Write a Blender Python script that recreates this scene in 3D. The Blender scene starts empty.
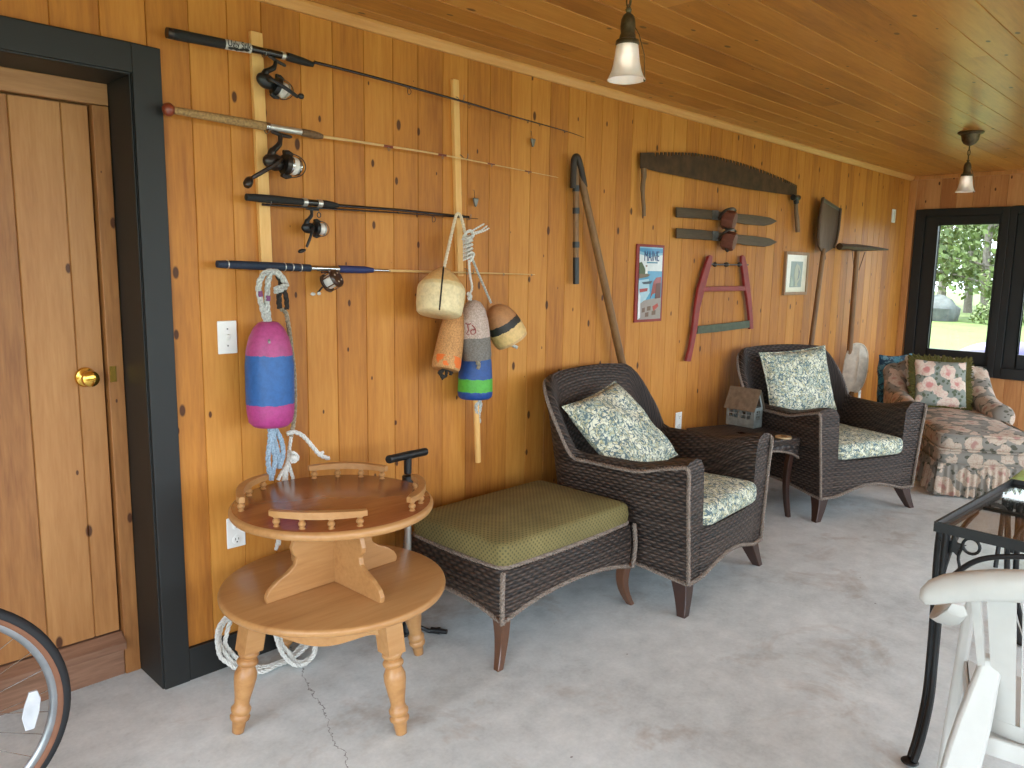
import bpy, bmesh, math, random
from mathutils import Vector, Matrix, noise as mnoise
random.seed(7)
PI = math.pi
col = bpy.context.scene.collection
scene = bpy.context.scene

# ------------------------------------------------------------------ camera
F_PX, YAW, PITCH, ROLL, CAM_H = 775.197, 0.771999, 0.146740, 0.015936, 1.49
_f = Vector((math.cos(YAW)*math.cos(PITCH), math.sin(YAW)*math.cos(PITCH), -math.sin(PITCH)))
_r = Vector((math.sin(YAW), -math.cos(YAW), 0)); _u = _r.cross(_f)
CR = math.cos(ROLL)*_r + math.sin(ROLL)*_u
CU = -math.sin(ROLL)*_r + math.cos(ROLL)*_u
CF = _f
CO = Vector((0, 0, CAM_H))
cam = bpy.data.cameras.new('camera'); camo = bpy.data.objects.new('camera', cam); col.objects.link(camo)
cam.sensor_width = 36; cam.lens = F_PX*36/1024; cam.clip_start = 0.05; cam.clip_end = 300
m = Matrix.Identity(4)
for i in range(3):
    m[i][0] = CR[i]; m[i][1] = CU[i]; m[i][2] = -CF[i]; m[i][3] = CO[i]
camo.matrix_world = m
scene.camera = camo
WY = 2.664      # face of the long boarded wall
EX = 8.283      # face of the end wall
CZ = 2.445      # ceiling

def ray(px, py):
    return CR*((px-512)/F_PX) + CU*((384-py)/F_PX) + CF
def at_y(px, py, y):
    d = ray(px, py); return CO + d*(y/d.y)
def at_x(px, py, x):
    d = ray(px, py); return CO + d*(x/d.x)
def at_z(px, py, z):
    d = ray(px, py); return CO + d*((z-CAM_H)/d.z)
def wp(px, py, off=0.0):
    return at_y(px, py, WY-off)
def rad(px, P):
    return px*((P-CO).dot(CF))/F_PX

# ------------------------------------------------------------------ materials
def new_mat(name):
    m = bpy.data.materials.new(name); m.use_nodes = True
    nt = m.node_tree; b = nt.nodes['Principled BSDF']
    return m, nt, b
def s2l(c):
    return tuple(((v/255)/12.92 if v/255 <= .04045 else ((v/255+.055)/1.055)**2.4) for v in c) + (1,)
def ramp(nt, stops, fac=None, interp='LINEAR'):
    n = nt.nodes.new('ShaderNodeValToRGB'); n.color_ramp.interpolation = interp
    e = n.color_ramp.elements
    while len(e) < len(stops): e.new(0.5)
    for el, (p, c) in zip(e, stops):
        el.position = p; el.color = c if len(c) == 4 else tuple(c)+(1,)
    if fac is not None: nt.links.new(fac, n.inputs[0])
    return n.outputs[0]
def math_n(nt, op, a, b=None, c=None, clamp=False):
    n = nt.nodes.new('ShaderNodeMath'); n.operation = op; n.use_clamp = clamp
    for i, v in enumerate((a, b, c)):
        if v is None: continue
        if isinstance(v, (int, float)): n.inputs[i].default_value = v
        else: nt.links.new(v, n.inputs[i])
    return n.outputs[0]
def mix(nt, fac, a, b, mode='MIX'):
    n = nt.nodes.new('ShaderNodeMix'); n.data_type = 'RGBA'; n.blend_type = mode
    for k, v in ((0, fac), (6, a), (7, b)):
        if isinstance(v, (int, float)): n.inputs[k].default_value = v
        elif isinstance(v, tuple): n.inputs[k].default_value = v
        else: nt.links.new(v, n.inputs[k])
    return n.outputs[2]
def coords(nt, kind='Object', scale=(1, 1, 1), rot=(0, 0, 0)):
    t = nt.nodes.new('ShaderNodeTexCoord'); mp = nt.nodes.new('ShaderNodeMapping')
    mp.inputs['Scale'].default_value = scale; mp.inputs['Rotation'].default_value = rot
    nt.links.new(t.outputs[kind], mp.inputs[0]); return mp.outputs[0]
def noise(nt, vec, scale, detail=4, rough=.55, dist=0, dim='3D', w=None):
    n = nt.nodes.new('ShaderNodeTexNoise'); n.noise_dimensions = dim
    n.inputs['Scale'].default_value = scale; n.inputs['Detail'].default_value = detail
    n.inputs['Roughness'].default_value = rough; n.inputs['Distortion'].default_value = dist
    nt.links.new(vec, n.inputs['Vector'])
    if w is not None: nt.links.new(w, n.inputs['W'])
    return n.outputs[0]
def voro(nt, vec, scale, feature='F1', rnd=1.0):
    n = nt.nodes.new('ShaderNodeTexVoronoi'); n.feature = feature
    n.inputs['Scale'].default_value = scale; n.inputs['Randomness'].default_value = rnd
    nt.links.new(vec, n.inputs['Vector']); return n
def bump(nt, b, h, strength=.3, dist=.01):
    n = nt.nodes.new('ShaderNodeBump'); n.inputs['Strength'].default_value = strength
    n.inputs['Distance'].default_value = dist
    nt.links.new(h, n.inputs['Height']); nt.links.new(n.outputs[0], b.inputs['Normal'])

def plain(name, rgb, rough=.5, metal=0, coat=0, var=.12, scale=25, bmp=0):
    m, nt, b = new_mat(name); c = s2l(rgb)
    v = noise(nt, coords(nt), scale, 3)
    lo = tuple(x*(1-var) for x in c[:3])+(1,); hi = tuple(min(1, x*(1+var)) for x in c[:3])+(1,)
    nt.links.new(ramp(nt, [(.3, lo), (.7, hi)], v), b.inputs['Base Color'])
    b.inputs['Roughness'].default_value = rough; b.inputs['Metallic'].default_value = metal
    b.inputs['Coat Weight'].default_value = coat
    if bmp: bump(nt, b, v, bmp, .004)
    return m

def wood(name, dark, mid, light, grain='z', rough=.42, coat=.15, knots=.5, boards=True, gscale=1.0, spread=.5):
    """lacquered boards: grain runs along one axis, each board gets its own tone from the face attribute 'board'"""
    m, nt, b = new_mat(name)
    st = {'x': (.09, 1, 1), 'y': (1, .09, 1), 'z': (1, 1, .09)}[grain]
    vec = coords(nt, 'Object', st)
    at = nt.nodes.new('ShaderNodeAttribute'); at.attribute_name = 'board'
    bv = at.outputs['Fac']
    w = math_n(nt, 'MULTIPLY', bv, 37.0)
    n1 = noise(nt, vec, 9*gscale, 4, .55, .6, '4D', w)
    n2 = noise(nt, vec, 75*gscale, 3, .6, .2, '4D', w)
    n3 = noise(nt, coords(nt), 1.6, 2, .5, 0, '4D', w)
    t = math_n(nt, 'MULTIPLY_ADD', n1, .46, math_n(nt, 'MULTIPLY', n2, .42))
    t = math_n(nt, 'SUBTRACT', t, .08)
    t = math_n(nt, 'MULTIPLY_ADD', n3, .30, t)
    if boards: t = math_n(nt, 'MULTIPLY_ADD', math_n(nt, 'SUBTRACT', bv, .5), spread, t)
    c = ramp(nt, [(.30, s2l(dark)), (.52, s2l(mid)), (.78, s2l(light))], t)
    if knots:
        tc = nt.nodes.new('ShaderNodeTexCoord'); sx = nt.nodes.new('ShaderNodeSeparateXYZ'); nt.links.new(tc.outputs['Object'], sx.inputs[0])
        cb = nt.nodes.new('ShaderNodeCombineXYZ')
        if grain == 'z': across, along = math_n(nt, 'ADD', sx.outputs[0], sx.outputs[1]), sx.outputs[2]
        elif grain == 'x': across, along = math_n(nt, 'ADD', sx.outputs[1], sx.outputs[2]), sx.outputs[0]
        else: across, along = math_n(nt, 'ADD', sx.outputs[0], sx.outputs[2]), sx.outputs[1]
        nt.links.new(math_n(nt, 'MULTIPLY', across, 8.5), cb.inputs[0]); nt.links.new(math_n(nt, 'MULTIPLY', along, 4.2), cb.inputs[1])
        vo = voro(nt, cb.outputs[0], 1.0); vo.voronoi_dimensions = '2D'
        sep = nt.nodes.new('ShaderNodeSeparateColor'); nt.links.new(vo.outputs['Color'], sep.inputs[0])
        size = math_n(nt, 'MULTIPLY', math_n(nt, 'SUBTRACT', sep.outputs[0], 1-knots, None, True), .082/max(knots, .01))
        size = math_n(nt, 'ADD', size, 0.0001)
        k = math_n(nt, 'DIVIDE', vo.outputs['Distance'], size)
        kn = math_n(nt, 'SUBTRACT', 1.35, k, None, True)
        kn = math_n(nt, 'MULTIPLY', kn, 2.2, None, True)
        c = mix(nt, math_n(nt, 'MULTIPLY', kn, .92), c, s2l((66, 30, 8)))
    nt.links.new(c, b.inputs['Base Color'])
    b.inputs['Roughness'].default_value = rough; b.inputs['Coat Weight'].default_value = coat
    b.inputs['Coat Roughness'].default_value = .25; b.inputs['Specular IOR Level'].default_value = .35
    bump(nt, b, n2, .12, .002)
    return m

def wicker_mat(name, dark, light, row=.0125, spoke=.019):
    m, nt, b = new_mat(name)
    t = nt.nodes.new('ShaderNodeTexCoord'); sp = nt.nodes.new('ShaderNodeSeparateXYZ')
    nt.links.new(t.outputs['UV'], sp.inputs[0])
    wv = noise(nt, t.outputs['UV'], 9, 2)
    v = math_n(nt, 'DIVIDE', math_n(nt, 'MULTIPLY_ADD', wv, .006, sp.outputs[1]), row)
    rowi = math_n(nt, 'FLOOR', v)
    fr = math_n(nt, 'FRACT', v)
    prof = math_n(nt, 'SINE', math_n(nt, 'MULTIPLY', fr, PI))
    ph = math_n(nt, 'MULTIPLY_ADD', rowi, PI, math_n(nt, 'MULTIPLY', sp.outputs[0], PI/spoke))
    over = math_n(nt, 'MULTIPLY_ADD', math_n(nt, 'SINE', ph), .5, .5)
    h = math_n(nt, 'MULTIPLY', prof, math_n(nt, 'MULTIPLY_ADD', over, .75, .25))
    tone = noise(nt, t.outputs['UV'], 55, 3, .7)
    rr = nt.nodes.new('ShaderNodeTexWhiteNoise'); rr.noise_dimensions = '1D'; nt.links.new(rowi, rr.inputs['W'])
    tone = math_n(nt, 'MULTIPLY_ADD', rr.outputs[0], .3, math_n(nt, 'MULTIPLY', tone, .8))
    tone = math_n(nt, 'MULTIPLY_ADD', math_n(nt, 'MULTIPLY', over, prof), .42, math_n(nt, 'MULTIPLY', tone, .75))  # shade in the gaps between strands is put into the colour
    nt.links.new(ramp(nt, [(.32, s2l(dark)), (.9, s2l(light))], tone), b.inputs['Base Color'])
    b.inputs['Roughness'].default_value = .55
    bump(nt, b, h, 1.0, .006)
    return m

def fabric_paisley(name, cream, tint, deep, olive, scale=1.0):
    m, nt, b = new_mat(name)
    vec = coords(nt, 'Object')
    d = nt.nodes.new('ShaderNodeTexNoise'); d.inputs['Scale'].default_value = 16*scale; d.inputs['Detail'].default_value = 2
    nt.links.new(vec, d.inputs['Vector'])
    vm = nt.nodes.new('ShaderNodeVectorMath'); vm.operation = 'MULTIPLY_ADD'
    nt.links.new(d.outputs['Color'], vm.inputs[0]); vm.inputs[1].default_value = (.05, .05, .05); nt.links.new(vec, vm.inputs[2])
    v1 = voro(nt, vm.outputs[0], 30*scale, 'DISTANCE_TO_EDGE')
    v2 = voro(nt, vm.outputs[0], 62*scale)
    n = noise(nt, vm.outputs[0], 13*scale, 3, .6)
    c = ramp(nt, [(.30, s2l(cream)), (.46, s2l(cream)), (.51, s2l(olive)), (.56, s2l(tint)), (.64, s2l(cream))], n)
    c = mix(nt, math_n(nt, 'GREATER_THAN', math_n(nt, 'ADD', v2.outputs['Distance'], math_n(nt, 'MULTIPLY', n, .3)), .80), c, s2l(deep))
    c = mix(nt, math_n(nt, 'LESS_THAN', v1.outputs['Distance'], .038), c, s2l(deep))
    nt.links.new(c, b.inputs['Base Color']); b.inputs['Roughness'].default_value = .8
    bump(nt, b, noise(nt, vec, 260, 2), .15, .002)
    return m

def fabric_floral(name, ground, cream, pink, leaf, scale=1.0):
    m, nt, b = new_mat(name)
    vec = coords(nt, 'Object')
    d = nt.nodes.new('ShaderNodeTexNoise'); d.inputs['Scale'].default_value = 22*scale; d.inputs['Detail'].default_value = 2
    nt.links.new(vec, d.inputs['Vector'])
    vm = nt.nodes.new('ShaderNodeVectorMath'); vm.operation = 'MULTIPLY_ADD'
    nt.links.new(d.outputs['Color'], vm.inputs[0]); vm.inputs[1].default_value = (.045, .045, .045); nt.links.new(vec, vm.inputs[2])
    f = voro(nt, vm.outputs[0], 8.0*scale)
    p = voro(nt, vm.outputs[0], 30*scale, 'DISTANCE_TO_EDGE')
    lf = voro(nt, coords(nt, 'Object', (1, 1.9, 1.5), (.5, .3, .7)), 15*scale)
    fr = f.outputs['Distance']
    base = mix(nt, math_n(nt, 'LESS_THAN', lf.outputs['Distance'], .33), s2l(ground), s2l(leaf))
    flower = ramp(nt, [(.0, s2l(pink)), (.16, s2l(pink)), (.27, s2l(cream)), (.5, s2l(cream))], fr)
    petal = math_n(nt, 'LESS_THAN', p.outputs['Distance'], .045)
    flower = mix(nt, math_n(nt, 'MULTIPLY', petal, .55), flower, s2l(pink))
    c = mix(nt, math_n(nt, 'LESS_THAN', fr, .54), base, flower)
    nt.links.new(c, b.inputs['Base Color']); b.inputs['Roughness'].default_value = .85
    bump(nt, b, noise(nt, vec, 300, 2), .12, .002)
    return m

M = {}
M['pine'] = wood('varnished_pine_boards', (152, 91, 34), (186, 121, 47), (207, 145, 65), 'z', .55, .03, .40, spread=.2)
M['pine_far'] = wood('end_wall_pine', (166, 108, 62), (192, 134, 82), (210, 156, 102), 'z', .5, .05, .5, spread=.2)
M['pine_ceiling'] = wood('ceiling_pine_boards', (142, 88, 34), (180, 120, 48), (202, 144, 69), 'x', .34, .25, .36, spread=.22)
M['pine_trim'] = wood('pine_trim', (186, 128, 66), (208, 152, 86), (222, 172, 108), 'x', .4, .15, 0, False)
M['pine_trim_up'] = wood('pine_corner_trim', (170, 112, 58), (198, 138, 80), (214, 158, 100), 'z', .45, .1, 0, False)
M['door_wood'] = wood('door_boards', (132, 84, 44), (164, 112, 62), (184, 134, 80), 'z', .5, .05, .36, spread=.2)
M['door_wood_x'] = wood('door_boards_across', (136, 90, 52), (166, 118, 74), (186, 138, 92), 'x', .5, .05, 0, False)
M['sill_wood'] = wood('weathered_sill', (96, 66, 48), (128, 92, 70), (158, 120, 96), 'x', .6, 0, 0, False, 1.6)
M['strip'] = wood('pale_batten', (206, 150, 78), (226, 176, 104), (238, 196, 130), 'z', .5, .05, 0, False)
M['maple'] = wood('maple_table', (150, 102, 58), (176, 128, 78), (192, 148, 98), 'x', .38, .2, 0, False, .8)
M['maple_red'] = wood('maple_table_top', (120, 64, 34), (146, 84, 46), (166, 106, 64), 'x', .22, .45, 0, False, .8)
M['frame_wood'] = wood('pale_frame_wood', (124, 92, 62), (154, 120, 86), (176, 146, 112), 'z', .5, .05, 0, False, 2)
M['shovel_wood'] = wood('dark_shovel_wood', (62, 46, 34), (92, 70, 52), (124, 104, 84), 'z', .6, 0, 0, False, 1.4)
M['old_wood'] = wood('old_grey_wood', (88, 66, 46), (120, 94, 66), (146, 120, 92), 'z', .6, 0, 0, False, 2)
M['handle_wood'] = wood('tool_handle_wood', (92, 62, 34), (128, 92, 54), (160, 122, 78), 'z', .5, .05, 0, False, 2)
M['dark_wood'] = plain('dark_stained_leg', (58, 36, 28), .35, 0, .2)
M['brown_wood'] = plain('brown_stained_leg', (96, 62, 42), .32, 0, .3)
M['black_paint'] = plain('black_paint', (24, 25, 23), .55, 0, 0, .15, 8)
M['black_frame'] = plain('black_window_frame', (15, 18, 17), .55, 0, 0, .15, 8)
M['iron'] = plain('black_wrought_iron', (18, 20, 21), .42, 0, 0, .25, 60, .3)
M['black_plastic'] = plain('black_plastic', (24, 25, 26), .4)
M['black_foam'] = plain('black_foam', (28, 27, 25), .8, 0, 0, .3, 200, .3)
M['navy'] = plain('navy_foam', (28, 40, 58), .7, 0, 0, .2, 90, .2)
M['navy_light'] = plain('blue_grip', (34, 44, 88), .6)
M['cork'] = plain('cork_grip', (150, 118, 74), .8, 0, 0, .35, 120, .3)
M['cork_dark'] = plain('dark_cork', (104, 78, 52), .75, 0, 0, .3, 120, .3)
M['red_ball'] = plain('red_brown_butt', (120, 50, 28), .35, 0, .3)
M['rod_black'] = plain('black_rod_blank', (26, 22, 20), .25, 0, .5)
M['rod_cream'] = plain('cream_rod_blank', (206, 170, 112), .3, 0, .4)
M['chrome'] = plain('chrome', (190, 190, 188), .18, 1)
M['steel'] = plain('worn_steel', (120, 118, 112), .4, .8, 0, .2, 60)
M['silver'] = plain('silver_metal', (200, 198, 190), .3, .7)
M['gunmetal'] = plain('gunmetal', (62, 56, 52), .3, .7)
M['bronze'] = plain('aged_bronze', (84, 72, 50), .45, .6, 0, .3, 60)
M['brass'] = plain('polished_brass', (214, 170, 80), .16, 1)
M['brown_reel'] = plain('brown_reel_plate', (54, 32, 22), .3, 0, .3)
M['line_white'] = plain('pale_line', (214, 208, 200), .5)
M['rust'] = plain('rusty_saw_steel', (74, 52, 32), .6, .35, 0, .45, 14, .25)
M['red_paint'] = plain('worn_red_paint', (134, 36, 32), .5, 0, .05, .2, 20)
M['green_blade'] = plain('grey_green_blade', (74, 82, 62), .5, .3, 0, .2, 30)
M['ski_wood'] = wood('dark_ski_wood', (58, 46, 32), (82, 66, 46), (106, 88, 64), 'x', .55, 0, 0, False, 2)
M['ski_block'] = plain('red_brown_block', (108, 60, 44), .5, 0, .05, .2, 40)
M['leather'] = plain('dark_leather', (48, 36, 26), .6)
M['white_plastic'] = plain('white_plastic', (190, 188, 182), .4, 0, .05, .03)
M['white_plate'] = plain('white_wall_plate', (232, 232, 226), .4, 0, 0, .03)
M['slot'] = plain('plate_slot', (50, 46, 42), .6)
M['wicker'] = wicker_mat('dark_brown_wicker', (22, 16, 14), (92, 76, 66), .0155, .023)
M['braid'] = plain('grey_brown_braid', (128, 114, 102), .6, 0, 0, .4, 130, .4)
M['paisley'] = fabric_paisley('paisley_blue_green_cloth', (226, 226, 202), (170, 184, 168), (96, 116, 120), (182, 174, 130), 1.3)
M['floral'] = fabric_floral('floral_chaise_cloth', (138, 132, 122), (196, 178, 158), (172, 130, 118), (88, 86, 72), 1.25)
M['floral_pillow'] = fabric_floral('floral_pillow_cloth', (142, 148, 138), (226, 208, 190), (206, 140, 132), (94, 104, 84), 1.15)
M['floral_beige'] = fabric_floral('beige_floral_cloth', (176, 144, 112), (208, 178, 144), (172, 120, 90), (120, 112, 72), 1.2)
M['moss'] = plain('moss_green_fringe', (84, 78, 30), .9, 0, 0, .4, 120, .6)
M['teal'] = fabric_paisley('teal_blue_cloth', (60, 130, 150), (40, 96, 124), (28, 60, 82), (110, 150, 160), .5)
M['lime'] = plain('lime_green_cloth', (190, 226, 128), .8, 0, 0, .12, 30)
M['foil'] = plain('zinc_grey_metal', (142, 150, 146), .5, .35, 0, .2, 30)
M['zinc_roof'] = plain('weathered_roof_metal', (126, 112, 94), .55, .25, 0, .25, 30)
M['dark_inside'] = plain('dark_inside', (28, 28, 28), .8)
M['rope_white'] = plain('white_rope', (216, 214, 206), .8, 0, 0, .18, 180, .6)
M['rope_old'] = plain('weathered_rope', (150, 138, 116), .85, 0, 0, .45, 120, .6)
M['rope_dark'] = plain('dark_rope', (40, 34, 28), .85, 0, 0, .3, 120, .5)
M['rope_blue'] = plain('pale_blue_rope', (150, 170, 186), .85, 0, 0, .3, 160, .6)
M['rope_grey'] = plain('grey_green_rope', (182, 182, 174), .85, 0, 0, .4, 150, .6)
M['rope_purple'] = plain('purple_strand', (120, 66, 104), .85)
M['twine'] = plain('cream_twine', (216, 200, 170), .8, 0, 0, .2, 150, .4)
M['tire'] = plain('black_tyre_tread', (26, 26, 28), .75)
M['tan_wall'] = plain('tan_tyre_sidewall', (116, 74, 50), .7)
M['rim'] = plain('aluminium_rim', (150, 152, 154), .3, .8)
M['bike_paint'] = plain('blue_bicycle_paint', (40, 60, 96), .3, 0, .5)
M['reflector'] = plain('clear_reflector', (186, 187, 190), .15, 0, .4)
M['oval_shell'] = plain('pale_oval', (206, 196, 178), .6, 0, 0, .2, 18, .3)
M['coaster'] = plain('pale_wood_disc', (196, 170, 128), .6)
M['bark'] = plain('tree_bark', (120, 112, 102), .9, 0, 0, .3, 12, .5)
M['rock'] = plain('grey_boulder', (84, 88, 86), .9, 0, 0, .3, 4, .5)
M['foliage'] = plain('tree_leaves', (84, 100, 58), .7, 0, 0, .5, 2)
M['foliage2'] = plain('shrub_leaves', (100, 116, 62), .7, 0, 0, .5, 2)
M['hull'] = plain('pale_violet_hull', (78, 70, 116), .5, 0, .1, .05)
M['hull_pink'] = plain('pink_hull_band', (116, 36, 62), .5, 0, .1, .05)

def grass_mat():
    m, nt, b = new_mat('lawn_grass')
    v = noise(nt, coords(nt), .9, 6, .65); v2 = noise(nt, coords(nt), 24, 3)
    t = math_n(nt, 'MULTIPLY_ADD', v2, .4, math_n(nt, 'MULTIPLY', v, .6))
    nt.links.new(ramp(nt, [(.35, s2l((66, 88, 32))), (.65, s2l((104, 122, 56)))], t), b.inputs['Base Color'])
    b.inputs['Roughness'].default_value = .9; return m
M['grass'] = grass_mat()

def concrete():
    m, nt, b = new_mat('worn_concrete')
    vec = coords(nt)
    a = noise(nt, vec, 1.3, 6, .6); c_ = noise(nt, vec, 9, 5, .65); d = noise(nt, vec, 70, 3, .6)
    t = math_n(nt, 'MULTIPLY_ADD', c_, .4, math_n(nt, 'MULTIPLY', a, .5)); t = math_n(nt, 'MULTIPLY_ADD', d, .16, t)
    c = ramp(nt, [(.36, s2l((178, 184, 184))), (.5, s2l((206, 212, 212))), (.64, s2l((226, 231, 231)))], t)
    # small dark grit and brown stains
    vo = voro(nt, coords(nt, 'Object', (1, 1.6, 1)), 7.5)
    sep = nt.nodes.new('ShaderNodeSeparateColor'); nt.links.new(vo.outputs['Color'], sep.inputs[0])
    size = math_n(nt, 'MULTIPLY', math_n(nt, 'SUBTRACT', sep.outputs[0], .55, None, True), .13)
    spot = math_n(nt, 'LESS_THAN', vo.outputs['Distance'], size)
    c = mix(nt, math_n(nt, 'MULTIPLY', spot, .6), c, s2l((84, 78, 70)))
    st = noise(nt, coords(nt, 'Object', (1, 1, 1)), 2.3, 5, .7, .5)
    stf = ramp(nt, [(.56, (0, 0, 0, 1)), (.72, (1, 1, 1, 1))], st)
    c = mix(nt, math_n(nt, 'MULTIPLY', stf, .5), c, s2l((150, 124, 98)))
    # hairline crack that runs over the slab under the round table
    tc = nt.nodes.new('ShaderNodeTexCoord'); sp = nt.nodes.new('ShaderNodeSeparateXYZ'); nt.links.new(tc.outputs['Object'], sp.inputs[0])
    jag = noise(nt, vec, 14, 3, .7)
    x0, y0, x1, y1 = CRACK
    k = (x1-x0)/(y1-y0)
    line = math_n(nt, 'MULTIPLY_ADD', sp.outputs[1], k, x0-k*y0)
    dd = math_n(nt, 'SUBTRACT', math_n(nt, 'ADD', sp.outputs[0], math_n(nt, 'MULTIPLY', math_n(nt, 'SUBTRACT', jag, .5), .09)), line)
    dd = math_n(nt, 'ABSOLUTE', dd)
    cr = math_n(nt, 'LESS_THAN', dd, math_n(nt, 'MULTIPLY', noise(nt, vec, 30, 2), .0036))
    cr = math_n(nt, 'MULTIPLY', cr, math_n(nt, 'LESS_THAN', sp.outputs[1], y0))
    c = mix(nt, math_n(nt, 'MULTIPLY', cr, .6), c, s2l((66, 62, 58)))
    nt.links.new(c, b.inputs['Base Color']); b.inputs['Roughness'].default_value = .62
    bump(nt, b, t, .25, .006)
    return m
_c0 = at_z(288, 640, 0); _c1 = at_z(348, 766, 0)
CRACK = (_c0.x, _c0.y, _c1.x, _c1.y)
M['concrete'] = concrete()

def glass_mat(name, tint, refl=.06):
    m, nt, b = new_mat(name); nt.nodes.remove(b)
    out = nt.nodes['Material Output']
    tr = nt.nodes.new('ShaderNodeBsdfTransparent'); tr.inputs[0].default_value = tint
    gl = nt.nodes.new('ShaderNodeBsdfGlossy'); gl.inputs['Roughness'].default_value = .03
    lw = nt.nodes.new('ShaderNodeLayerWeight'); lw.inputs[0].default_value = .5
    fz = math_n(nt, 'MULTIPLY_ADD', math_n(nt, 'POWER', lw.outputs['Facing'], 5.0), .9, .035)
    mx = nt.nodes.new('ShaderNodeMixShader')
    nt.links.new(fz, mx.inputs[0]); nt.links.new(tr.outputs[0], mx.inputs[1]); nt.links.new(gl.outputs[0], mx.inputs[2])
    nt.links.new(mx.outputs[0], out.inputs[0]); return m
M['pane'] = glass_mat('window_glass', (.97, .98, .97, 1))
M['table_glass'] = glass_mat('table_glass', (.93, .90, .86, 1))

def frosted():
    m, nt, b = new_mat('frosted_shade_glass')
    n = noise(nt, coords(nt), 30, 2)
    nt.links.new(ramp(nt, [(.3, s2l((244, 234, 224))), (.7, s2l((250, 244, 238)))], n), b.inputs['Base Color'])
    b.inputs['Roughness'].default_value = .3; b.inputs['Transmission Weight'].default_value = .35
    b.inputs['Subsurface Weight'].default_value = .4; b.inputs['Subsurface Radius'].default_value = (.02, .018, .015)
    return m
M['frosted'] = frosted()
def bulb_mat():
    m, nt, b = new_mat('lit_bulb'); b.inputs['Base Color'].default_value = (1, .95, .9, 1)
    b.inputs['Emission Color'].default_value = (1, .93, .84, 1); b.inputs['Emission Strength'].default_value = 3.5; return m
M['bulb'] = bulb_mat()

def green_cushion():
    m, nt, b = new_mat('olive_dotted_cloth')
    u = coords(nt, 'UV')
    sp = nt.nodes.new('ShaderNodeSeparateXYZ'); nt.links.new(u, sp.inputs[0])
    a = math_n(nt, 'SINE', math_n(nt, 'MULTIPLY', sp.outputs[0], 2*PI/.021))
    rows = math_n(nt, 'SINE', math_n(nt, 'MULTIPLY', sp.outputs[1], 2*PI/.021))
    dot = math_n(nt, 'GREATER_THAN', math_n(nt, 'MULTIPLY', a, rows), .32)
    n = noise(nt, coords(nt), 6, 4)
    c = ramp(nt, [(.3, s2l((112, 101, 58))), (.7, s2l((134, 122, 74)))], n)
    c = mix(nt, math_n(nt, 'MULTIPLY', dot, .75), c, s2l((74, 70, 42)))
    nt.links.new(c, b.inputs['Base Color']); b.inputs['Roughness'].default_value = .85
    bump(nt, b, math_n(nt, 'MULTIPLY', a, rows), .12, .003)
    return m
M['olive'] = green_cushion()

def banded(name, axis, stops, rough=.5, bmp=.3, spots=None):
    """paint bands along one object axis; stops are (height in metres, colour)"""
    m, nt, b = new_mat(name)
    tc = nt.nodes.new('ShaderNodeTexCoord'); sp = nt.nodes.new('ShaderNodeSeparateXYZ'); nt.links.new(tc.outputs['UV'], sp.inputs[0])
    n = noise(nt, tc.outputs['Object'], 30, 4, .7)
    t = math_n(nt, 'MULTIPLY_ADD', math_n(nt, 'SUBTRACT', n, .5), .02, sp.outputs[1])
    c = ramp(nt, [(p, s2l(k)) for p, k in stops], t, 'CONSTANT')
    n2 = noise(nt, tc.outputs['Object'], 55, 4, .7)
    c = mix(nt, .35 if bmp < .5 else .75, c, ramp(nt, [(.36, (.45, .42, .40, 1)), (.6, (1, 1, 1, 1))], noise(nt, tc.outputs['Object'], 55 if bmp < .5 else 150, 4, .7)), 'MULTIPLY')
    if spots:
        n3 = noise(nt, tc.outputs['Object'], 22, 4, .6)
        lo, hi, th, k = spots
        f = math_n(nt, 'GREATER_THAN', n3, th)
        f = math_n(nt, 'MULTIPLY', f, math_n(nt, 'GREATER_THAN', sp.outputs[1], lo)); f = math_n(nt, 'MULTIPLY', f, math_n(nt, 'LESS_THAN', sp.outputs[1], hi))
        c = mix(nt, f, c, s2l(k))
    nt.links.new(c, b.inputs['Base Color']); b.inputs['Roughness'].default_value = rough
    bump(nt, b, n2, bmp, .004)
    return m

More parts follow.
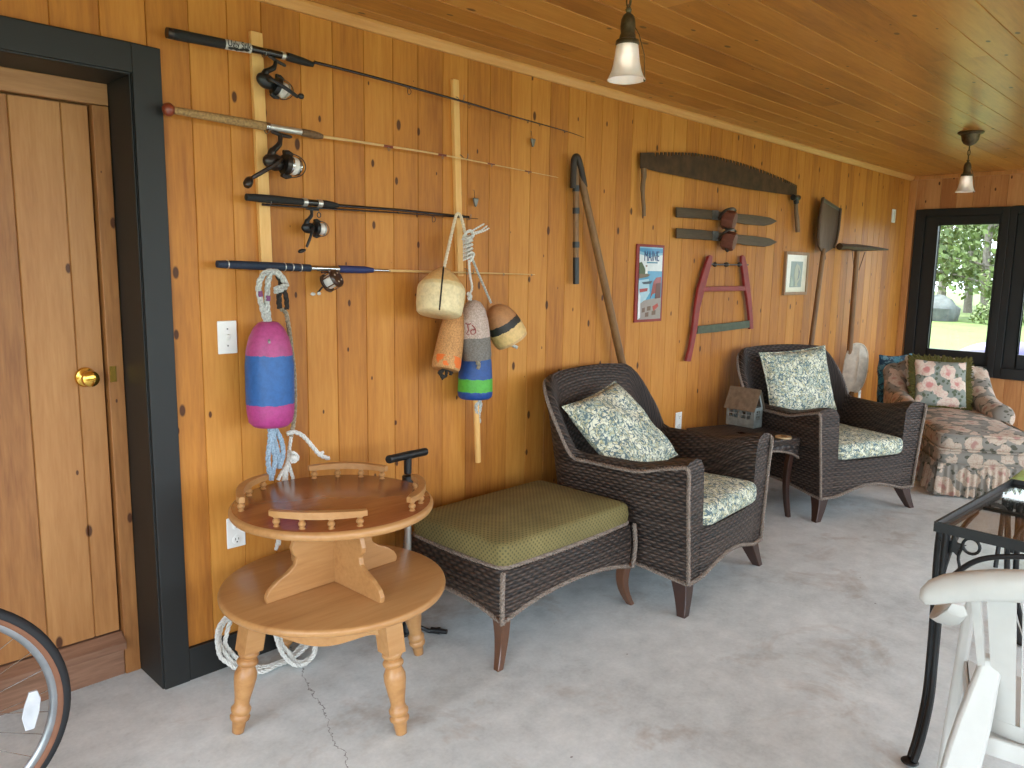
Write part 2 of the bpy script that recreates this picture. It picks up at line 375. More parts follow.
# ------------------------------------------------------------------ mesh builder
class MB:
    def __init__(s): s.v = []; s.f = []; s.uv = []; s.att = []
    def add(s, vs, fs, uv=None, att=0.0):
        o = len(s.v); s.v += [Vector(p) for p in vs]
        for k, f in enumerate(fs):
            s.f.append([i+o for i in f]); s.uv.append(uv[k] if uv else None); s.att.append(att)
    def box(s, lo, hi, att=0.0, mat=None):
        x0, y0, z0 = lo; x1, y1, z1 = hi
        vs = [(x0,y0,z0),(x1,y0,z0),(x1,y1,z0),(x0,y1,z0),(x0,y0,z1),(x1,y0,z1),(x1,y1,z1),(x0,y1,z1)]
        if mat is not None: vs = [mat @ Vector(p) for p in vs]
        s.add(vs, [(0,3,2,1),(4,5,6,7),(0,1,5,4),(1,2,6,5),(2,3,7,6),(3,0,4,7)], None, att); return s
    def cbox(s, c, size, rot=None):
        mt = Matrix.Translation(Vector(c)) @ (rot.to_4x4() if rot is not None else Matrix.Identity(4))
        h = [k/2 for k in size]
        return s.box((-h[0],-h[1],-h[2]), (h[0],h[1],h[2]), 0.0, mt)
    def grid(s, P, UV=None, cu=False, cv=False, att=0.0):
        nu, nv = len(P), len(P[0]); o = len(s.v)
        for r in P: s.v += [Vector(p) for p in r]
        for i in range(nu if cu else nu-1):
            for j in range(nv if cv else nv-1):
                i2, j2 = (i+1) % nu, (j+1) % nv
                s.f.append([o+i*nv+j, o+i2*nv+j, o+i2*nv+j2, o+i*nv+j2])
                s.uv.append([UV[i][j], UV[i2][j], UV[i2][j2], UV[i][j2]] if UV and not (i2 < i or j2 < j) else None); s.att.append(att)
        return s
    def ngon(s, pts, att=0.0):
        s.add(pts, [list(range(len(pts)))], None, att); return s
    def tube(s, path, r, n=8, closed=False, caps=True):
        path = [Vector(p) for p in path]; N = len(path)
        rs = r if isinstance(r, (list, tuple)) else [r]*N
        T = []
        for i in range(N):
            a = path[(i-1) % N] if (closed or i > 0) else path[i]
            c = path[(i+1) % N] if (closed or i < N-1) else path[i]
            t = (c-a); T.append(t.normalized() if t.length > 1e-9 else Vector((0,0,1)))
        up = Vector((0,0,1)) if abs(T[0].z) < .9 else Vector((1,0,0))
        nrm = (up - T[0]*up.dot(T[0])).normalized(); rings = []; uvs = []; L = 0
        for i in range(N):
            nrm = (nrm - T[i]*nrm.dot(T[i]))
            nrm = nrm.normalized() if nrm.length > 1e-6 else T[i].orthogonal().normalized()
            b = T[i].cross(nrm)
            if i: L += (path[i]-path[i-1]).length
            rings.append([path[i] + (nrm*math.cos(2*PI*k/n) + b*math.sin(2*PI*k/n))*rs[i] for k in range(n)])
            uvs.append([(k/n*2*PI*rs[i], L) for k in range(n)])
        s.grid(rings, uvs, closed, True)
        if caps and not closed: s.ngon(rings[0][::-1]); s.ngon(rings[-1])
        return s
    def lathe(s, prof, base=(0,0,0), axis=(0,0,1), n=24, caps=True):
        """prof = [(radius, distance along axis)]; uv v = distance"""
        base = Vector(base); ax = Vector(axis).normalized(); a = ax.orthogonal().normalized(); b = ax.cross(a)
        rings = [[base + ax*h + (a*math.cos(2*PI*k/n)+b*math.sin(2*PI*k/n))*max(r, .0004) for k in range(n)] for r, h in prof]
        for i in range(len(prof)-1):
            o = len(s.v); s.v += rings[i]+rings[i+1]
            for k in range(n):
                k2 = (k+1) % n
                s.f.append([o+k, o+k2, o+n+k2, o+n+k]); h0, h1 = prof[i][1], prof[i+1][1]; rr = prof[i][0]
                s.uv.append([(k*rr*6.28/n, h0), ((k+1)*rr*6.28/n, h0), ((k+1)*rr*6.28/n, h1), (k*rr*6.28/n, h1)]); s.att.append(0.0)
        if caps:
            for ring, h, rv in ((rings[0], prof[0][1], True), (rings[-1], prof[-1][1], False)):
                o = len(s.v); s.v += ring; idx = list(range(o, o+n)); s.f.append(idx[::-1] if rv else idx); s.uv.append([(0, h)]*n); s.att.append(0.0)
        return s
    def prism(s, pts, vec, att=0.0):
        """3D outline extruded by a vector"""
        pts = [Vector(p) for p in pts]; vec = Vector(vec); n = len(pts)
        nr = Vector((0,0,0))
        for i in range(n): nr += pts[i].cross(pts[(i+1) % n])
        if nr.dot(vec) > 0: pts = pts[::-1]
        q = [p+vec for p in pts]; o = len(s.v); s.v += pts+q
        s.f.append(list(range(o, o+n))); s.uv.append(None); s.att.append(att)
        s.f.append(list(range(o+2*n-1, o+n-1, -1))); s.uv.append(None); s.att.append(att)
        for i in range(n):
            j = (i+1) % n; s.f.append([o+j, o+i, o+n+i, o+n+j]); s.uv.append(None); s.att.append(att)
        return s
    def ellipsoid(s, c, r, rot=None, nu=16, nv=10):
        c = Vector(c); P = []
        for j in range(nv+1):
            t = -PI/2 + PI*j/nv; row = []
            for i in range(nu):
                p = Vector((r[0]*math.cos(t)*math.cos(2*PI*i/nu), r[1]*math.cos(t)*math.sin(2*PI*i/nu), r[2]*math.sin(t)))
                row.append(c + (rot @ p if rot is not None else p))
            P.append(row)
        P = [list(x) for x in zip(*P)]
        return s.grid(P, None, True, False)
    def xf(s, mt):
        s.v = [mt @ p for p in s.v]; return s
    def build(s, name, mat, parent=None, smooth=True, bevel=0, world=True, angle=40, subsurf=0):
        me = bpy.data.meshes.new(name); vs = s.v
        if parent is not None and world:
            inv = wmat(parent).inverted(); vs = [inv @ p for p in vs]
        me.from_pydata([tuple(p) for p in vs], [], s.f)
        uvl = me.uv_layers.new(name='uv'); at = me.attributes.new('board', 'FLOAT', 'FACE')
        me.validate(clean_customdata=False) if False else None
        for k, p in enumerate(me.polygons):
            at.data[k].value = s.att[k]
            u = s.uv[k]
            if u is None:
                n = p.normal; ax = max(range(3), key=lambda i: abs(n[i]))
                for li in p.loop_indices:
                    c = me.vertices[me.loops[li].vertex_index].co
                    uvl.data[li].uv = (c.y, c.z) if ax == 0 else ((c.x, c.z) if ax == 1 else (c.x, c.y))
            else:
                for j, li in enumerate(p.loop_indices): uvl.data[li].uv = u[j]
        bm = bmesh.new(); bm.from_mesh(me)
        bmesh.ops.remove_doubles(bm, verts=bm.verts, dist=.00005)
        bmesh.ops.recalc_face_normals(bm, faces=bm.faces)
        bm.to_mesh(me); bm.free()
        if smooth:
            me.polygons.foreach_set('use_smooth', [True]*len(me.polygons))
            try: me.set_sharp_from_angle(angle=math.radians(angle))
            except Exception: pass
        me.materials.append(mat if not isinstance(mat, str) else M[mat])
        o = bpy.data.objects.new(name, me); col.objects.link(o)
        if parent is not None: o.parent = parent
        if subsurf:
            sm = o.modifiers.new('subsurf', 'SUBSURF'); sm.levels = sm.render_levels = subsurf
        if bevel:
            bv = o.modifiers.new('bevel', 'BEVEL'); bv.width = bevel; bv.segments = 2; bv.limit_method = 'ANGLE'; bv.angle_limit = math.radians(38)
        return o

def wmat(o):
    m = Matrix.Translation(o.location) @ o.rotation_euler.to_matrix().to_4x4()
    return wmat(o.parent) @ m if o.parent else m
def tag(o, label, cat, group=None):
    o['label'] = label; o['category'] = cat
    if group: o['group'] = group
    return o
def thing(name, label, cat, loc, rz=0, group=None):
    o = bpy.data.objects.new(name, None); col.objects.link(o); o.empty_display_size = .1
    o.location = Vector(loc); o.rotation_euler = (0, 0, rz); return tag(o, label, cat, group)
def struct(o):
    o['kind'] = 'structure'; return o
def dup(root, loc, rz, label):
    c = root.copy(); col.objects.link(c); c.location = Vector(loc); c.rotation_euler = (0, 0, rz); c['label'] = label
    for ch in list(root.children):
        a = ch.copy(); col.objects.link(a); a.parent = c
        for g in ch.children:
            b = g.copy(); col.objects.link(b); b.parent = a
    return c
def lerp(a, b, t): return a+(b-a)*t
def spline(pts, n=8):
    pts = [Vector(p) for p in pts]; out = []
    for i in range(len(pts)-1):
        p0, p1, p2, p3 = pts[max(i-1, 0)], pts[i], pts[i+1], pts[min(i+2, len(pts)-1)]
        for k in range(n):
            t = k/n
            out.append(.5*((2*p1)+(p2-p0)*t+(2*p0-5*p1+4*p2-p3)*t*t+(3*p1-p0-3*p2+p3)*t**3))
    out.append(pts[-1]); return out
def rope(mb, path, r, pitch=None, strands=3, n=6, sub=10):
    """laid rope: strands twisted round a path"""
    P = spline(path, sub); L = [0]
    for i in range(1, len(P)): L.append(L[-1]+(P[i]-P[i-1]).length)
    pitch = pitch or r*7
    steps = max(8, int(L[-1]/pitch*8)); Q = []; j = 0
    for k in range(steps+1):
        d = L[-1]*k/steps
        while j < len(L)-2 and L[j+1] < d: j += 1
        t = (d-L[j])/max(1e-9, L[j+1]-L[j]); Q.append((P[j].lerp(P[j+1], min(1, t)), d))
    for sidx in range(strands):
        pts = []
        for k, (p, d) in enumerate(Q):
            a = Q[max(k-1, 0)][0]; b = Q[min(k+1, len(Q)-1)][0]
            T = (b-a).normalized(); u = T.cross(Vector((.31, -.9, .29))).normalized(); v = T.cross(u)
            ph = 2*PI*(d/pitch+sidx/strands)
            pts.append(p+(u*math.cos(ph)+v*math.sin(ph))*r*.52)
        mb.tube(pts, r*.56, n)
    return mb
def text_mesh(txt, size, origin, ux, uy, depth, name, mat, parent, sx=1.0):
    """raised lettering standing on a surface"""
    cu = bpy.data.curves.new('lettering', 'FONT'); cu.body = txt; cu.size = size; cu.extrude = depth/2
    cu.align_x = 'CENTER'; cu.align_y = 'CENTER'
    ob = bpy.data.objects.new('lettering_tmp', cu)
    col.objects.link(ob); dg = bpy.context.evaluated_depsgraph_get(); dg.update()
    me = bpy.data.meshes.new_from_object(ob.evaluated_get(dg)); bpy.data.objects.remove(ob)
    ux = Vector(ux).normalized(); uy = Vector(uy); uy = (uy-ux*uy.dot(ux)).normalized(); uz = ux.cross(uy)
    inv = wmat(parent).inverted() if parent else Matrix.Identity(4)
    for v in me.vertices:
        c = v.co.copy(); v.co = inv @ (Vector(origin)+ux*c.x*sx+uy*c.y+uz*(c.z+depth/2))
    me.materials.clear(); me.materials.append(M[mat] if isinstance(mat, str) else mat)
    o = bpy.data.objects.new(name, me); col.objects.link(o); o.parent = parent; return o

# ------------------------------------------------------------------ the room
NX, FY = -1.35, -1.75          # near wall and open porch side
# floor slab
b = MB(); b.box((NX-.2, FY-.25, -.16), (EX+.2, 3.1, 0))
struct(b.build('floor', 'concrete', smooth=False))
# ceiling: boards along the room, each a face strip with its own tone and a small V joint
def boards(mb, n0, n1, w, seams, put, g=.0028, d=.005, rnd=random.Random(3)):
    for i in range(len(seams)-1):
        a, c = seams[i], seams[i+1]; v = rnd.random()
        put(a+g, c-g, 0, 0, v); put(c-g, c, 0, d, v); put(a, a+g, d, 0, v)
b = MB(); rr = random.Random(11)
ys = []; y = .863-.1415*24
while y < WY+.2: ys.append(y); y += .1415
ys = [v for v in ys if FY-.5 < v]
for i in range(len(ys)-1):
    a, c = ys[i], ys[i+1]; xs = NX-.15
    cuts = [NX-.15]
    x = NX-.15+rr.uniform(.5, 3)
    while x < EX+.1: cuts.append(x); x += rr.uniform(2.2, 4.2)
    cuts.append(EX+.1)
    for k in range(len(cuts)-1):
        v = rr.random(); x0, x1 = cuts[k]+.0006, cuts[k+1]-.0006; g, d = .0028, .005
        for (ya, yb, za, zb) in ((a, a+g, CZ+d, CZ), (a+g, c-g, CZ, CZ), (c-g, c, CZ, CZ+d)):
            b.add([(x0, ya, za), (x1, ya, za), (x1, yb, zb), (x0, yb, zb)], [(0, 1, 2, 3)], None, v)
b.box((NX-.2, FY-.45, CZ+.006), (EX+.3, 3.1, CZ+.12))
struct(b.build('ceiling', 'pine_ceiling', smooth=False))

# long boarded wall with the doorway cut out
b = MB(); rr = random.Random(5)
seams = [1.179+.1385*k for k in range(-20, 53)]
known = [1.177, 1.311, 1.438, 1.591, 1.729, 1.871, 2.013, 2.143, 2.281]
for i, v in enumerate(known): seams[20+i] = v
seams = [v for v in seams if NX-.2 < v < EX]+[EX]
DX0, DX1, DZ = .10, .99, 2.088
for i in range(len(seams)-1):
    a, c = seams[i], seams[i+1]; v = rr.random(); g, d = .0026, .005
    for (xa, xb, ya, yb) in ((a, a+g, WY+d, WY), (a+g, c-g, WY, WY), (c-g, c, WY, WY+d)):
        parts = [(xa, xb)]
        z0 = 0
        if xb > DX0 and xa < DX1:
            z0 = DZ
            if xa < DX1 < xb and xb-xa > .05:
                b.add([(DX1, ya, 0), (xb, yb, 0), (xb, yb, DZ), (DX1, ya, DZ)], [(0, 1, 2, 3)], None, v)
            if xa < DX0 < xb and xb-xa > .05:
                b.add([(xa, ya, 0), (DX0, yb, 0), (DX0, yb, DZ), (xa, ya, DZ)], [(0, 1, 2, 3)], None, v)
        b.add([(xa, ya, z0), (xb, yb, z0), (xb, yb, CZ), (xa, ya, CZ)], [(0, 1, 2, 3)], None, v)
b.box((NX-.2, WY+.006, 0), (DX0, WY+.3, CZ)); b.box((DX1+.01, WY+.006, 0), (EX+.2, WY+.3, CZ)); b.box((DX0, WY+.006, DZ+.01), (DX1+.01, WY+.3, CZ))
struct(b.build('wall_left', 'pine', smooth=False))

# end wall, boarded, with window openings
WINS = [(2.586, 1.79), (1.79, .99), (.99, .19), (.19, -.61)]
WZ0, WZ1 = .56, 2.125
b = MB(); rr = random.Random(8)
y = WY
while y > FY-.2:
    c = y-.1385; v = rr.random(); g, d = .0026, .005
    for (ya, yb, xa, xb) in ((y, y-g, EX+d, EX), (y-g, c+g, EX, EX), (c+g, c, EX, EX+d)):
        inside = c > -.61-.14 and y < 2.70
        segs = [(0, CZ)]
        if ya <= 2.60 and yb >= -.62: segs = [(0, WZ0), (WZ1, CZ)]
        elif yb < 2.586 < ya:
            b.add([(xa, ya, WZ0), (xb, 2.586, WZ0), (xb, 2.586, WZ1), (xa, ya, WZ1)], [(0, 1, 2, 3)], None, v); segs = [(0, WZ0), (WZ1, CZ)]
        for z0, z1 in segs:
            b.add([(xa, ya, z0), (xb, yb, z0), (xb, yb, z1), (xa, ya, z1)], [(0, 1, 2, 3)], None, v)
    y = c
for lo, hi in (((EX+.006, FY-.2, 0), (EX+.12, WY+.3, WZ0)), ((EX+.006, FY-.2, WZ1), (EX+.12, WY+.3, CZ)), ((EX+.006, 2.586, WZ0), (EX+.12, WY+.3, WZ1)), ((EX+.006, FY-.2, WZ0), (EX+.12, -.61, WZ1))):
    b.box(lo, hi)
struct(b.build('wall_far', 'pine_far', smooth=False))

# porch side: knee wall, posts and header; open above the knee wall
b = MB()
b.box((NX-.2, FY-.12, 0), (EX+.2, FY, .60)); b.box((NX-.2, FY-.12, 2.2), (EX+.2, FY, CZ))  # unseen; knee height set to dim the lower part of the long wall
for px in (NX-.1, 1.1, 3.5, 5.9, EX+.08): b.box((px-.06, FY-.12, 0), (px+.06, FY, CZ))
struct(b.build('wall_right', 'pine_far', smooth=False))
# near wall with a wide doorway to the drive
b = MB()
b.box((NX-.12, 1.9, 0), (NX, WY+.3, CZ)); b.box((NX-.12, FY-.2, 0), (NX, FY+.25, CZ)); b.box((NX-.12, FY-.2, 2.15), (NX, WY+.3, CZ))
struct(b.build('wall_near', 'pine_far', smooth=False))

# trims
b = MB(); b.prism([(NX, WY, CZ), (NX, WY-.034, CZ), (NX, WY-.034, CZ-.012), (NX, WY-.014, CZ-.04), (NX, WY, CZ-.04)], (EX-NX, 0, 0))
struct(b.build('trim_1', 'pine_trim', smooth=False, bevel=.002))
b = MB(); b.box((EX-.022, WY-.062, 0), (EX, WY-.0005, CZ-.04))
struct(b.build('trim_2', 'pine_trim_up', smooth=False, bevel=.003))
b = MB(); b.box((EX-.018, FY, CZ-.035), (EX, WY-.035, CZ))
struct(b.build('trim_3', 'pine_trim_up', smooth=False, bevel=.003))
b = MB(); b.box((1.074, WY-.02, 0), (EX-.03, WY, .122))
struct(b.build('baseboard_left', 'black_paint', smooth=False, bevel=.004))

# door
d1 = thing('door_1', 'board door of varnished pine set deep in a black painted casing', 'door', (.5, 2.86, 0)); struct(d1)
b = MB()
b.box((.984, WY-.022, 0), (1.074, WY, 2.172)); b.box((.0, WY-.022, 2.083), (.984, WY, 2.172)); b.box((.0, WY-.022, 0), (.09, WY, 2.083))
b.build('casing', 'black_paint', d1, smooth=False, bevel=.003)
b = MB()
b.box((.979, WY-.012, 0), (1.0, 2.872, 2.098)); b.box((.09, WY-.012, 2.078), (.979, 2.872, 2.098)); b.box((.08, WY-.012, 0), (.095, 2.872, 2.078))
b.build('reveal', 'black_paint', d1, smooth=False, bevel=.003)
b = MB(); b.box((.927, 2.852, 0), (.979, 2.90, 2.006)); b.build('jamb', 'door_wood', d1, smooth=False, bevel=.003)
b = MB(); b.box((.095, 2.852, 2.008), (.979, 2.90, 2.078)); b.build('head_jamb', 'door_wood_x', d1, smooth=False, bevel=.003)
b = MB()
b.box((.095, 2.858, 0), (.926, 2.95, .108))
b.prism([(.095, 2.825, .108), (.095, 2.825, .135), (.095, 2.868, .163), (.095, 2.95, .163), (.095, 2.95, .108)], (.831, 0, 0))
b.build('threshold', 'sill_wood', d1, smooth=False, bevel=.003)
b = MB(); rr = random.Random(2)
sx = [.10, .235, .385, .535, .69, .838, .921]
for i in range(len(sx)-1):
    a, c = sx[i], sx[i+1]; v = rr.random(); y = 2.872
    for (xa, xb, ya, yb) in ((a, a+.003, y+.006, y), (a+.003, c-.003, y, y), (c-.003, c, y, y+.006)):
        b.add([(xa, ya, .169), (xb, yb, .169), (xb, yb, 2.0), (xa, ya, 2.0)], [(0, 1, 2, 3)], None, v)
b.box((.10, 2.879, .169), (.921, 2.915, 2.0))
leaf = b.build('leaf', 'door_wood', d1, smooth=False)
b = MB(); b.box((.0, 2.955, -.1), (1.2, 3.02, 2.3)); b.box((.09, 2.90, 1.985), (.979, 2.955, 2.09)); b.box((.905, 2.916, 0), (.985, 2.955, 2.09)); b.build('light_stop_panel', 'door_wood', d1, smooth=False)  # unseen slab, added to stop daylight leaking round the leaf
K = at_y(85, 377, 2.872)
b = MB(); b.lathe([(.0, 0), (.033, 0), (.034, .004), (.030, .010), (.018, .013), (.014, .016), (.013, .034), (.018, .038), (.026, .044), (.0285, .054), (.026, .066), (.018, .071), (.009, .072), (.008, .070), (.004, .0705), (0, .0705)], K, (0, -1, 0), 32)
b.build('knob', 'brass', leaf)
b = MB(); s = at_y(113.5, 374, 2.852); b.cbox((s.x-.002, s.y-.001, s.z), (.022, .004, .055)); b.build('strike_plate', 'brass', d1, smooth=False)

# end windows: black frames, sashes and panes, one window each
for i, (ya, yb) in enumerate(WINS):
    w = thing('window_%d' % (i+1), 'black framed end window, %s from the boarded corner' % ('first', 'second', 'third', 'fourth')[i], 'window', (EX, (ya+yb)/2, WZ0)); struct(w)
    left = .09 if i == 0 else .06
    b = MB()
    x0, x1 = EX-.03, EX+.1
    b.box((x0, ya-left, WZ0), (x1, ya, WZ1)); b.box((x0, yb, WZ0), (x1, yb+.06, WZ1))
    b.box((x0, yb+.06, WZ1-.07), (x1, ya-left, WZ1)); b.box((x0-.012, yb+.06, WZ0), (x1, ya-left, WZ0+.10))
    b.build('frame', 'black_frame', w, smooth=False, bevel=.005)
    b = MB(); sy0, sy1, sz0, sz1 = ya-left, yb+.06, WZ0+.10, WZ1-.07
    gy0, gy1, gz0, gz1 = (2.38, 1.874, .79, 1.972) if i == 0 else (ya-.10, yb+.20, .79, 1.972)
    if i > 0: gy0 = ya-.165
    for lo, hi in (((EX-.012, gy0, sz0), (EX+.05, sy0, sz1)), ((EX-.012, sy1, sz0), (EX+.05, gy1, sz1)), ((EX-.012, gy1, gz1), (EX+.05, gy0, sz1)), ((EX-.012, gy1, sz0), (EX+.05, gy0, gz0))):
        b.box(lo, hi)
    s_ = b.build('sash', 'black_frame', w, smooth=False, bevel=.006)
    b = MB(); b.box((EX+.018, gy1-.004, gz0-.004), (EX+.022, gy0+.004, gz1+.004)); b.build('pane', 'pane', s_, smooth=False)

# ------------------------------------------------------------------ wall plates
def outlet(P, label, h=.117, w=.072):
    t = thing('wall_outlet', label, 'outlet', (P.x, WY, P.z), 0, None)
    b = MB(); b.box((P.x-w/2, WY-.006, P.z-h/2), (P.x+w/2, WY, P.z+h/2)); b.build('cover_plate', 'white_plate', t, smooth=False, bevel=.003)
    for dz in (-.028, .028):
        b = MB(); b.lathe([(.017, 0), (.017, .003), (.015, .004)], (P.x, WY-.006, P.z+dz), (0, -1, 0), 20)
        rcp = b.build('receptacle', 'white_plate', t)
        b = MB()
        b.cbox((P.x-.006, WY-.0102, P.z+dz+.003), (.0025, .001, .009)); b.cbox((P.x+.006, WY-.0102, P.z+dz+.003), (.0025, .001, .008)); b.cbox((P.x, WY-.0102, P.z+dz-.008), (.005, .001, .005))
        b.build('slot', 'slot', rcp, smooth=False)
    return t
outlet((wp(226, 517)+wp(245, 546))/2, 'white double wall outlet low on the boards behind the round table')
outlet(wp(678, 421), 'white wall outlet mostly hidden above the arm of the first wicker armchair')
outlet(wp(859, 395.5), 'small white wall outlet beside the foot of the pale oval blade', .10, .062)
P = (wp(216, 320)+wp(237.5, 354))/2
t = thing('light_switch', 'white wall switch plate between the black door casing and pink buoy', 'light switch', (P.x, WY, P.z))
b = MB(); b.box((P.x-.036, WY-.006, P.z-.059), (P.x+.036, WY, P.z+.059)); b.build('cover_plate', 'white_plate', t, smooth=False, bevel=.003)
b = MB(); b.prism([(P.x-.005, WY-.006, P.z-.012), (P.x-.005, WY-.006, P.z+.012), (P.x-.005, WY-.018, P.z+.008), (P.x-.005, WY-.010, P.z-.006)], (.010, 0, 0)); b.build('toggle', 'white_plate', t, smooth=False, bevel=.001)
for dz in (-.03, .03):
    b = MB(); b.lathe([(.003, 0), (.003, .0012), (.001, .0014)], (P.x, WY-.006, P.z+dz), (0, -1, 0), 10); b.build('screw', 'steel', t)
P = (wp(893.5, 209.5)+wp(892, 222.5))/2
t = thing('wall_thermometer', 'small narrow white plate high on the boards near the room corner', 'thermometer', (P.x, WY, P.z))
b = MB(); b.box((P.x-.036, WY-.014, P.z-.062), (P.x+.036, WY, P.z+.062)); b.build('casing', 'white_plate', t, smooth=False, bevel=.004)
b = MB(); b.box((P.x-.008, WY-.0155, P.z-.045), (P.x+.008, WY-.014, P.z+.045)); b.build('scale_strip', 'white_plastic', t, smooth=False)

# ------------------------------------------------------------------ pale battens that carry the rods
def batten(a, b_, w, name, label):
    t = thing(name, label, 'batten', (a.x, WY, b_.z))
    m = MB(); hw = w/2
    P0 = Vector((a.x, WY, a.z)); P1 = Vector((b_.x, WY, b_.z))
    m.prism([P0+Vector((-hw, 0, 0)), P0+Vector((hw, 0, 0)), P1+Vector((hw, 0, 0)), P1+Vector((-hw, 0, 0))], (0, -.02, 0))
    m.build('board', 'strip', t, smooth=False, bevel=.002)
    return t
s1a, s1b = wp(254, 33), wp(265, 274)
t1 = batten(s1a, s1b, .044, 'rod_rack_batten', 'pale pine batten near the door holding the rod butts and reels')
s2a, s2b = wp(453, 80), wp(458, 276)
t2 = batten(s2a, s2b, .034, 'rod_rack_batten', 'pale pine batten behind the buoy cluster holding the thin rod ends')
def hook(t, z_px, sa, sb, px):
    P = wp(*px, .02); m = MB()
    m.tube(spline([P+Vector((0, .01, .012)), P+Vector((0, -.012, .004)), P+Vector((0, -.03, -.012)), P+Vector((0, -.05, -.008)), P+Vector((0, -.052, .010))], 4), .0016, 6)
    m.build('hook', 'steel', t)
for q in ((259, 55), (262, 131), (264, 202), (266, 270)): hook(t1, 0, 0, 0, q)
for q in ((456, 99), (460, 157), (463, 217), (466, 271)): hook(t2, 0, 0, 0, q)

# ------------------------------------------------------------------ fishing rods
RO = .062   # how far the rods stand off the wall
def seg(P, a, b_, n=6): return [P[0].lerp(P[1], lerp(a, b_, k/n)) for k in range(n+1)]
def rod_tube(t, name, mat, pts, rs, n=14):
    m = MB(); m.tube(pts, rs, n); return m.build(name, mat, t)
def guide(t, P, size, mat='black_plastic', drop=None):
    m = MB(); drop = drop or size*1.5
    c = P+Vector((0, -.004, -drop))
    m.tube([c+Vector((0, 0, 0))+Vector((math.cos(a)*size*.75, -abs(math.cos(a))*size*.4, math.sin(a)*size)) for a in [2*PI*k/16 for k in range(16)]], max(.0011, size*.12), 6, True)
    m.tube([P+Vector((-size*.9, 0, 0)), c+Vector((-size*.3, 0, size*.85))], .001, 5); m.tube([P+Vector((size*.9, 0, 0)), c+Vector((size*.3, 0, size*.85))], .001, 5)
    return m.build('guide', mat, t)
def spin_reel(t, foot, sc, body, spoolm, crank_dir, angle=0.0, bail=True, crank_px=None):
    """spinning reel hung under the rod: foot and stem, body, spool, bail wire, crank with knob. Built along +X, hangs down -Z"""
    R = Matrix.Rotation(angle, 4, 'Y')
    def W(x, y, z): return Vector(foot)+(R @ Vector((x*sc, y*sc, z*sc)))
    m = MB()
    m.tube(spline([W(-.028, 0, -.004), W(0, 0, -.006), W(.03, 0, -.004)], 4), [.003*sc]+[.005*sc]*7+[.003*sc], 8)
    m.tube(spline([W(-.002, 0, -.006), W(-.004, -.004, -.03), W(-.022, -.006, -.052), W(-.026, -.006, -.068)], 5), [.006*sc]*5+[.0075*sc]*5+[.010*sc]*5+[.012*sc], 10)
    m.ellipsoid(W(-.016, -.006, -.078), (.030*sc, .017*sc, .021*sc), R.to_3x3(), 16, 10)
    rl = m.build('reel', body, t)
    ax = R.to_3x3() @ Vector((1, 0, 0)); base = W(.008, -.006, -.076)
    m = MB(); m.lathe([(.012*sc, 0), (.026*sc, .002*sc), (.027*sc, .014*sc), (.024*sc, .017*sc)], base, ax, 24)
    m.build('rotor', body, rl)
    m = MB(); m.lathe([(.0235*sc, .0), (.0245*sc, .003*sc), (.021*sc, .006*sc), (.0205*sc, .022*sc), (.024*sc, .024*sc), (.0235*sc, .027*sc), (.012*sc, .029*sc), (.009*sc, .036*sc), (0, .037*sc)], base+ax*.016*sc, ax, 24)
    m.build('spool', spoolm, rl)
    m = MB(); m.lathe([(.0208*sc, 0), (.0222*sc, .004*sc), (.0222*sc, .011*sc), (.0208*sc, .014*sc)], base+ax*.023*sc, ax, 24, False)
    m.build('line', 'line_white', rl)
    for sgn in (1, -1):
        m = MB(); p = base+(R.to_3x3() @ Vector((0, 0, sgn*.027*sc)))
        m.tube([p, p+ax*.012*sc+(R.to_3x3() @ Vector((0, 0, sgn*.004*sc))), p+ax*.026*sc], [.007*sc, .006*sc, .004*sc], 8); m.build('rotor_arm', body, rl)
    if bail:
        m = MB(); c = base+ax*.026*sc
        up = R.to_3x3() @ Vector((0, 0, 1)); out = Vector((0, -1, 0))
        m.tube([c+up*math.cos(a)*.029*sc+ax*math.sin(a)*.030*sc+out*math.sin(a)*.016*sc for a in [PI*k/14 for k in range(15)]], .0014*sc, 6)
        m.build('bail', 'gunmetal', rl)
    # crank
    p0 = W(-.016, -.020, -.078); 
    end = Vector(crank_px); m = MB()
    mid = p0+Vector((0, -.018*sc, 0))
    m.tube(spline([p0, mid, mid.lerp(end, .5)+Vector((0, -.004, 0)), end], 4), [.0062*sc]*4+[.0055*sc]*8+[.005*sc], 8)
    ck = m.build('crank', body if body != 'steel' else 'gunmetal', rl)
    return rl, end
def knob_at(rl, P, r, axis, mat, L):
    m = MB(); a = Vector(axis).normalized(); P = Vector(P)-a*L*.35
    m.lathe([(0, 0), (r*.55, .0005), (r*.8, L*.15), (r, L*.45), (r*.95, L*.8), (r*.6, L), (0, L*1.01)], P, a, 14); m.build('crank_knob', mat, rl)

# rod 1: black rod with a white printed wrap
pts = [wp(168, 33, RO), wp(250, 48.5, RO), wp(340, 68.5, RO), wp(457.6, 100, RO), wp(509, 115.2, RO), wp(564.6, 130.8, RO), wp(584, 137.5, RO)]
path = spline(pts, 8)
t = thing('fishing_rod', 'black fishing rod with a white printed wrap, topmost of the four rods', 'fishing rod', pts[0], 0, 'fishing rods on the wall')
A, B = wp(168, 33, RO), wp(224, 44, RO)
rod_tube(t, 'butt_grip', 'black_foam', seg((A, B), 0, 1), [.0165, .0175, .0175, .017, .017, .0165, .0165])
rod_tube(t, 'butt_cap', 'gunmetal', [A-(B-A).normalized()*.004, A+(B-A).normalized()*.014], [.017, .0178])
C2 = wp(250, 48.5, RO)
wrap = rod_tube(t, 'wrap', 'white_plastic', seg((B, C2), 0, 1, 3), [.0162]*4)
d_ = (C2-B).normalized(); mid = (B+C2)/2+Vector((0, -.0163, 0.001))
text_mesh('Ugly Stik', .03, mid, d_, (0, 0, 1), .0012, 'lettering', 'black_plastic', wrap, .78)
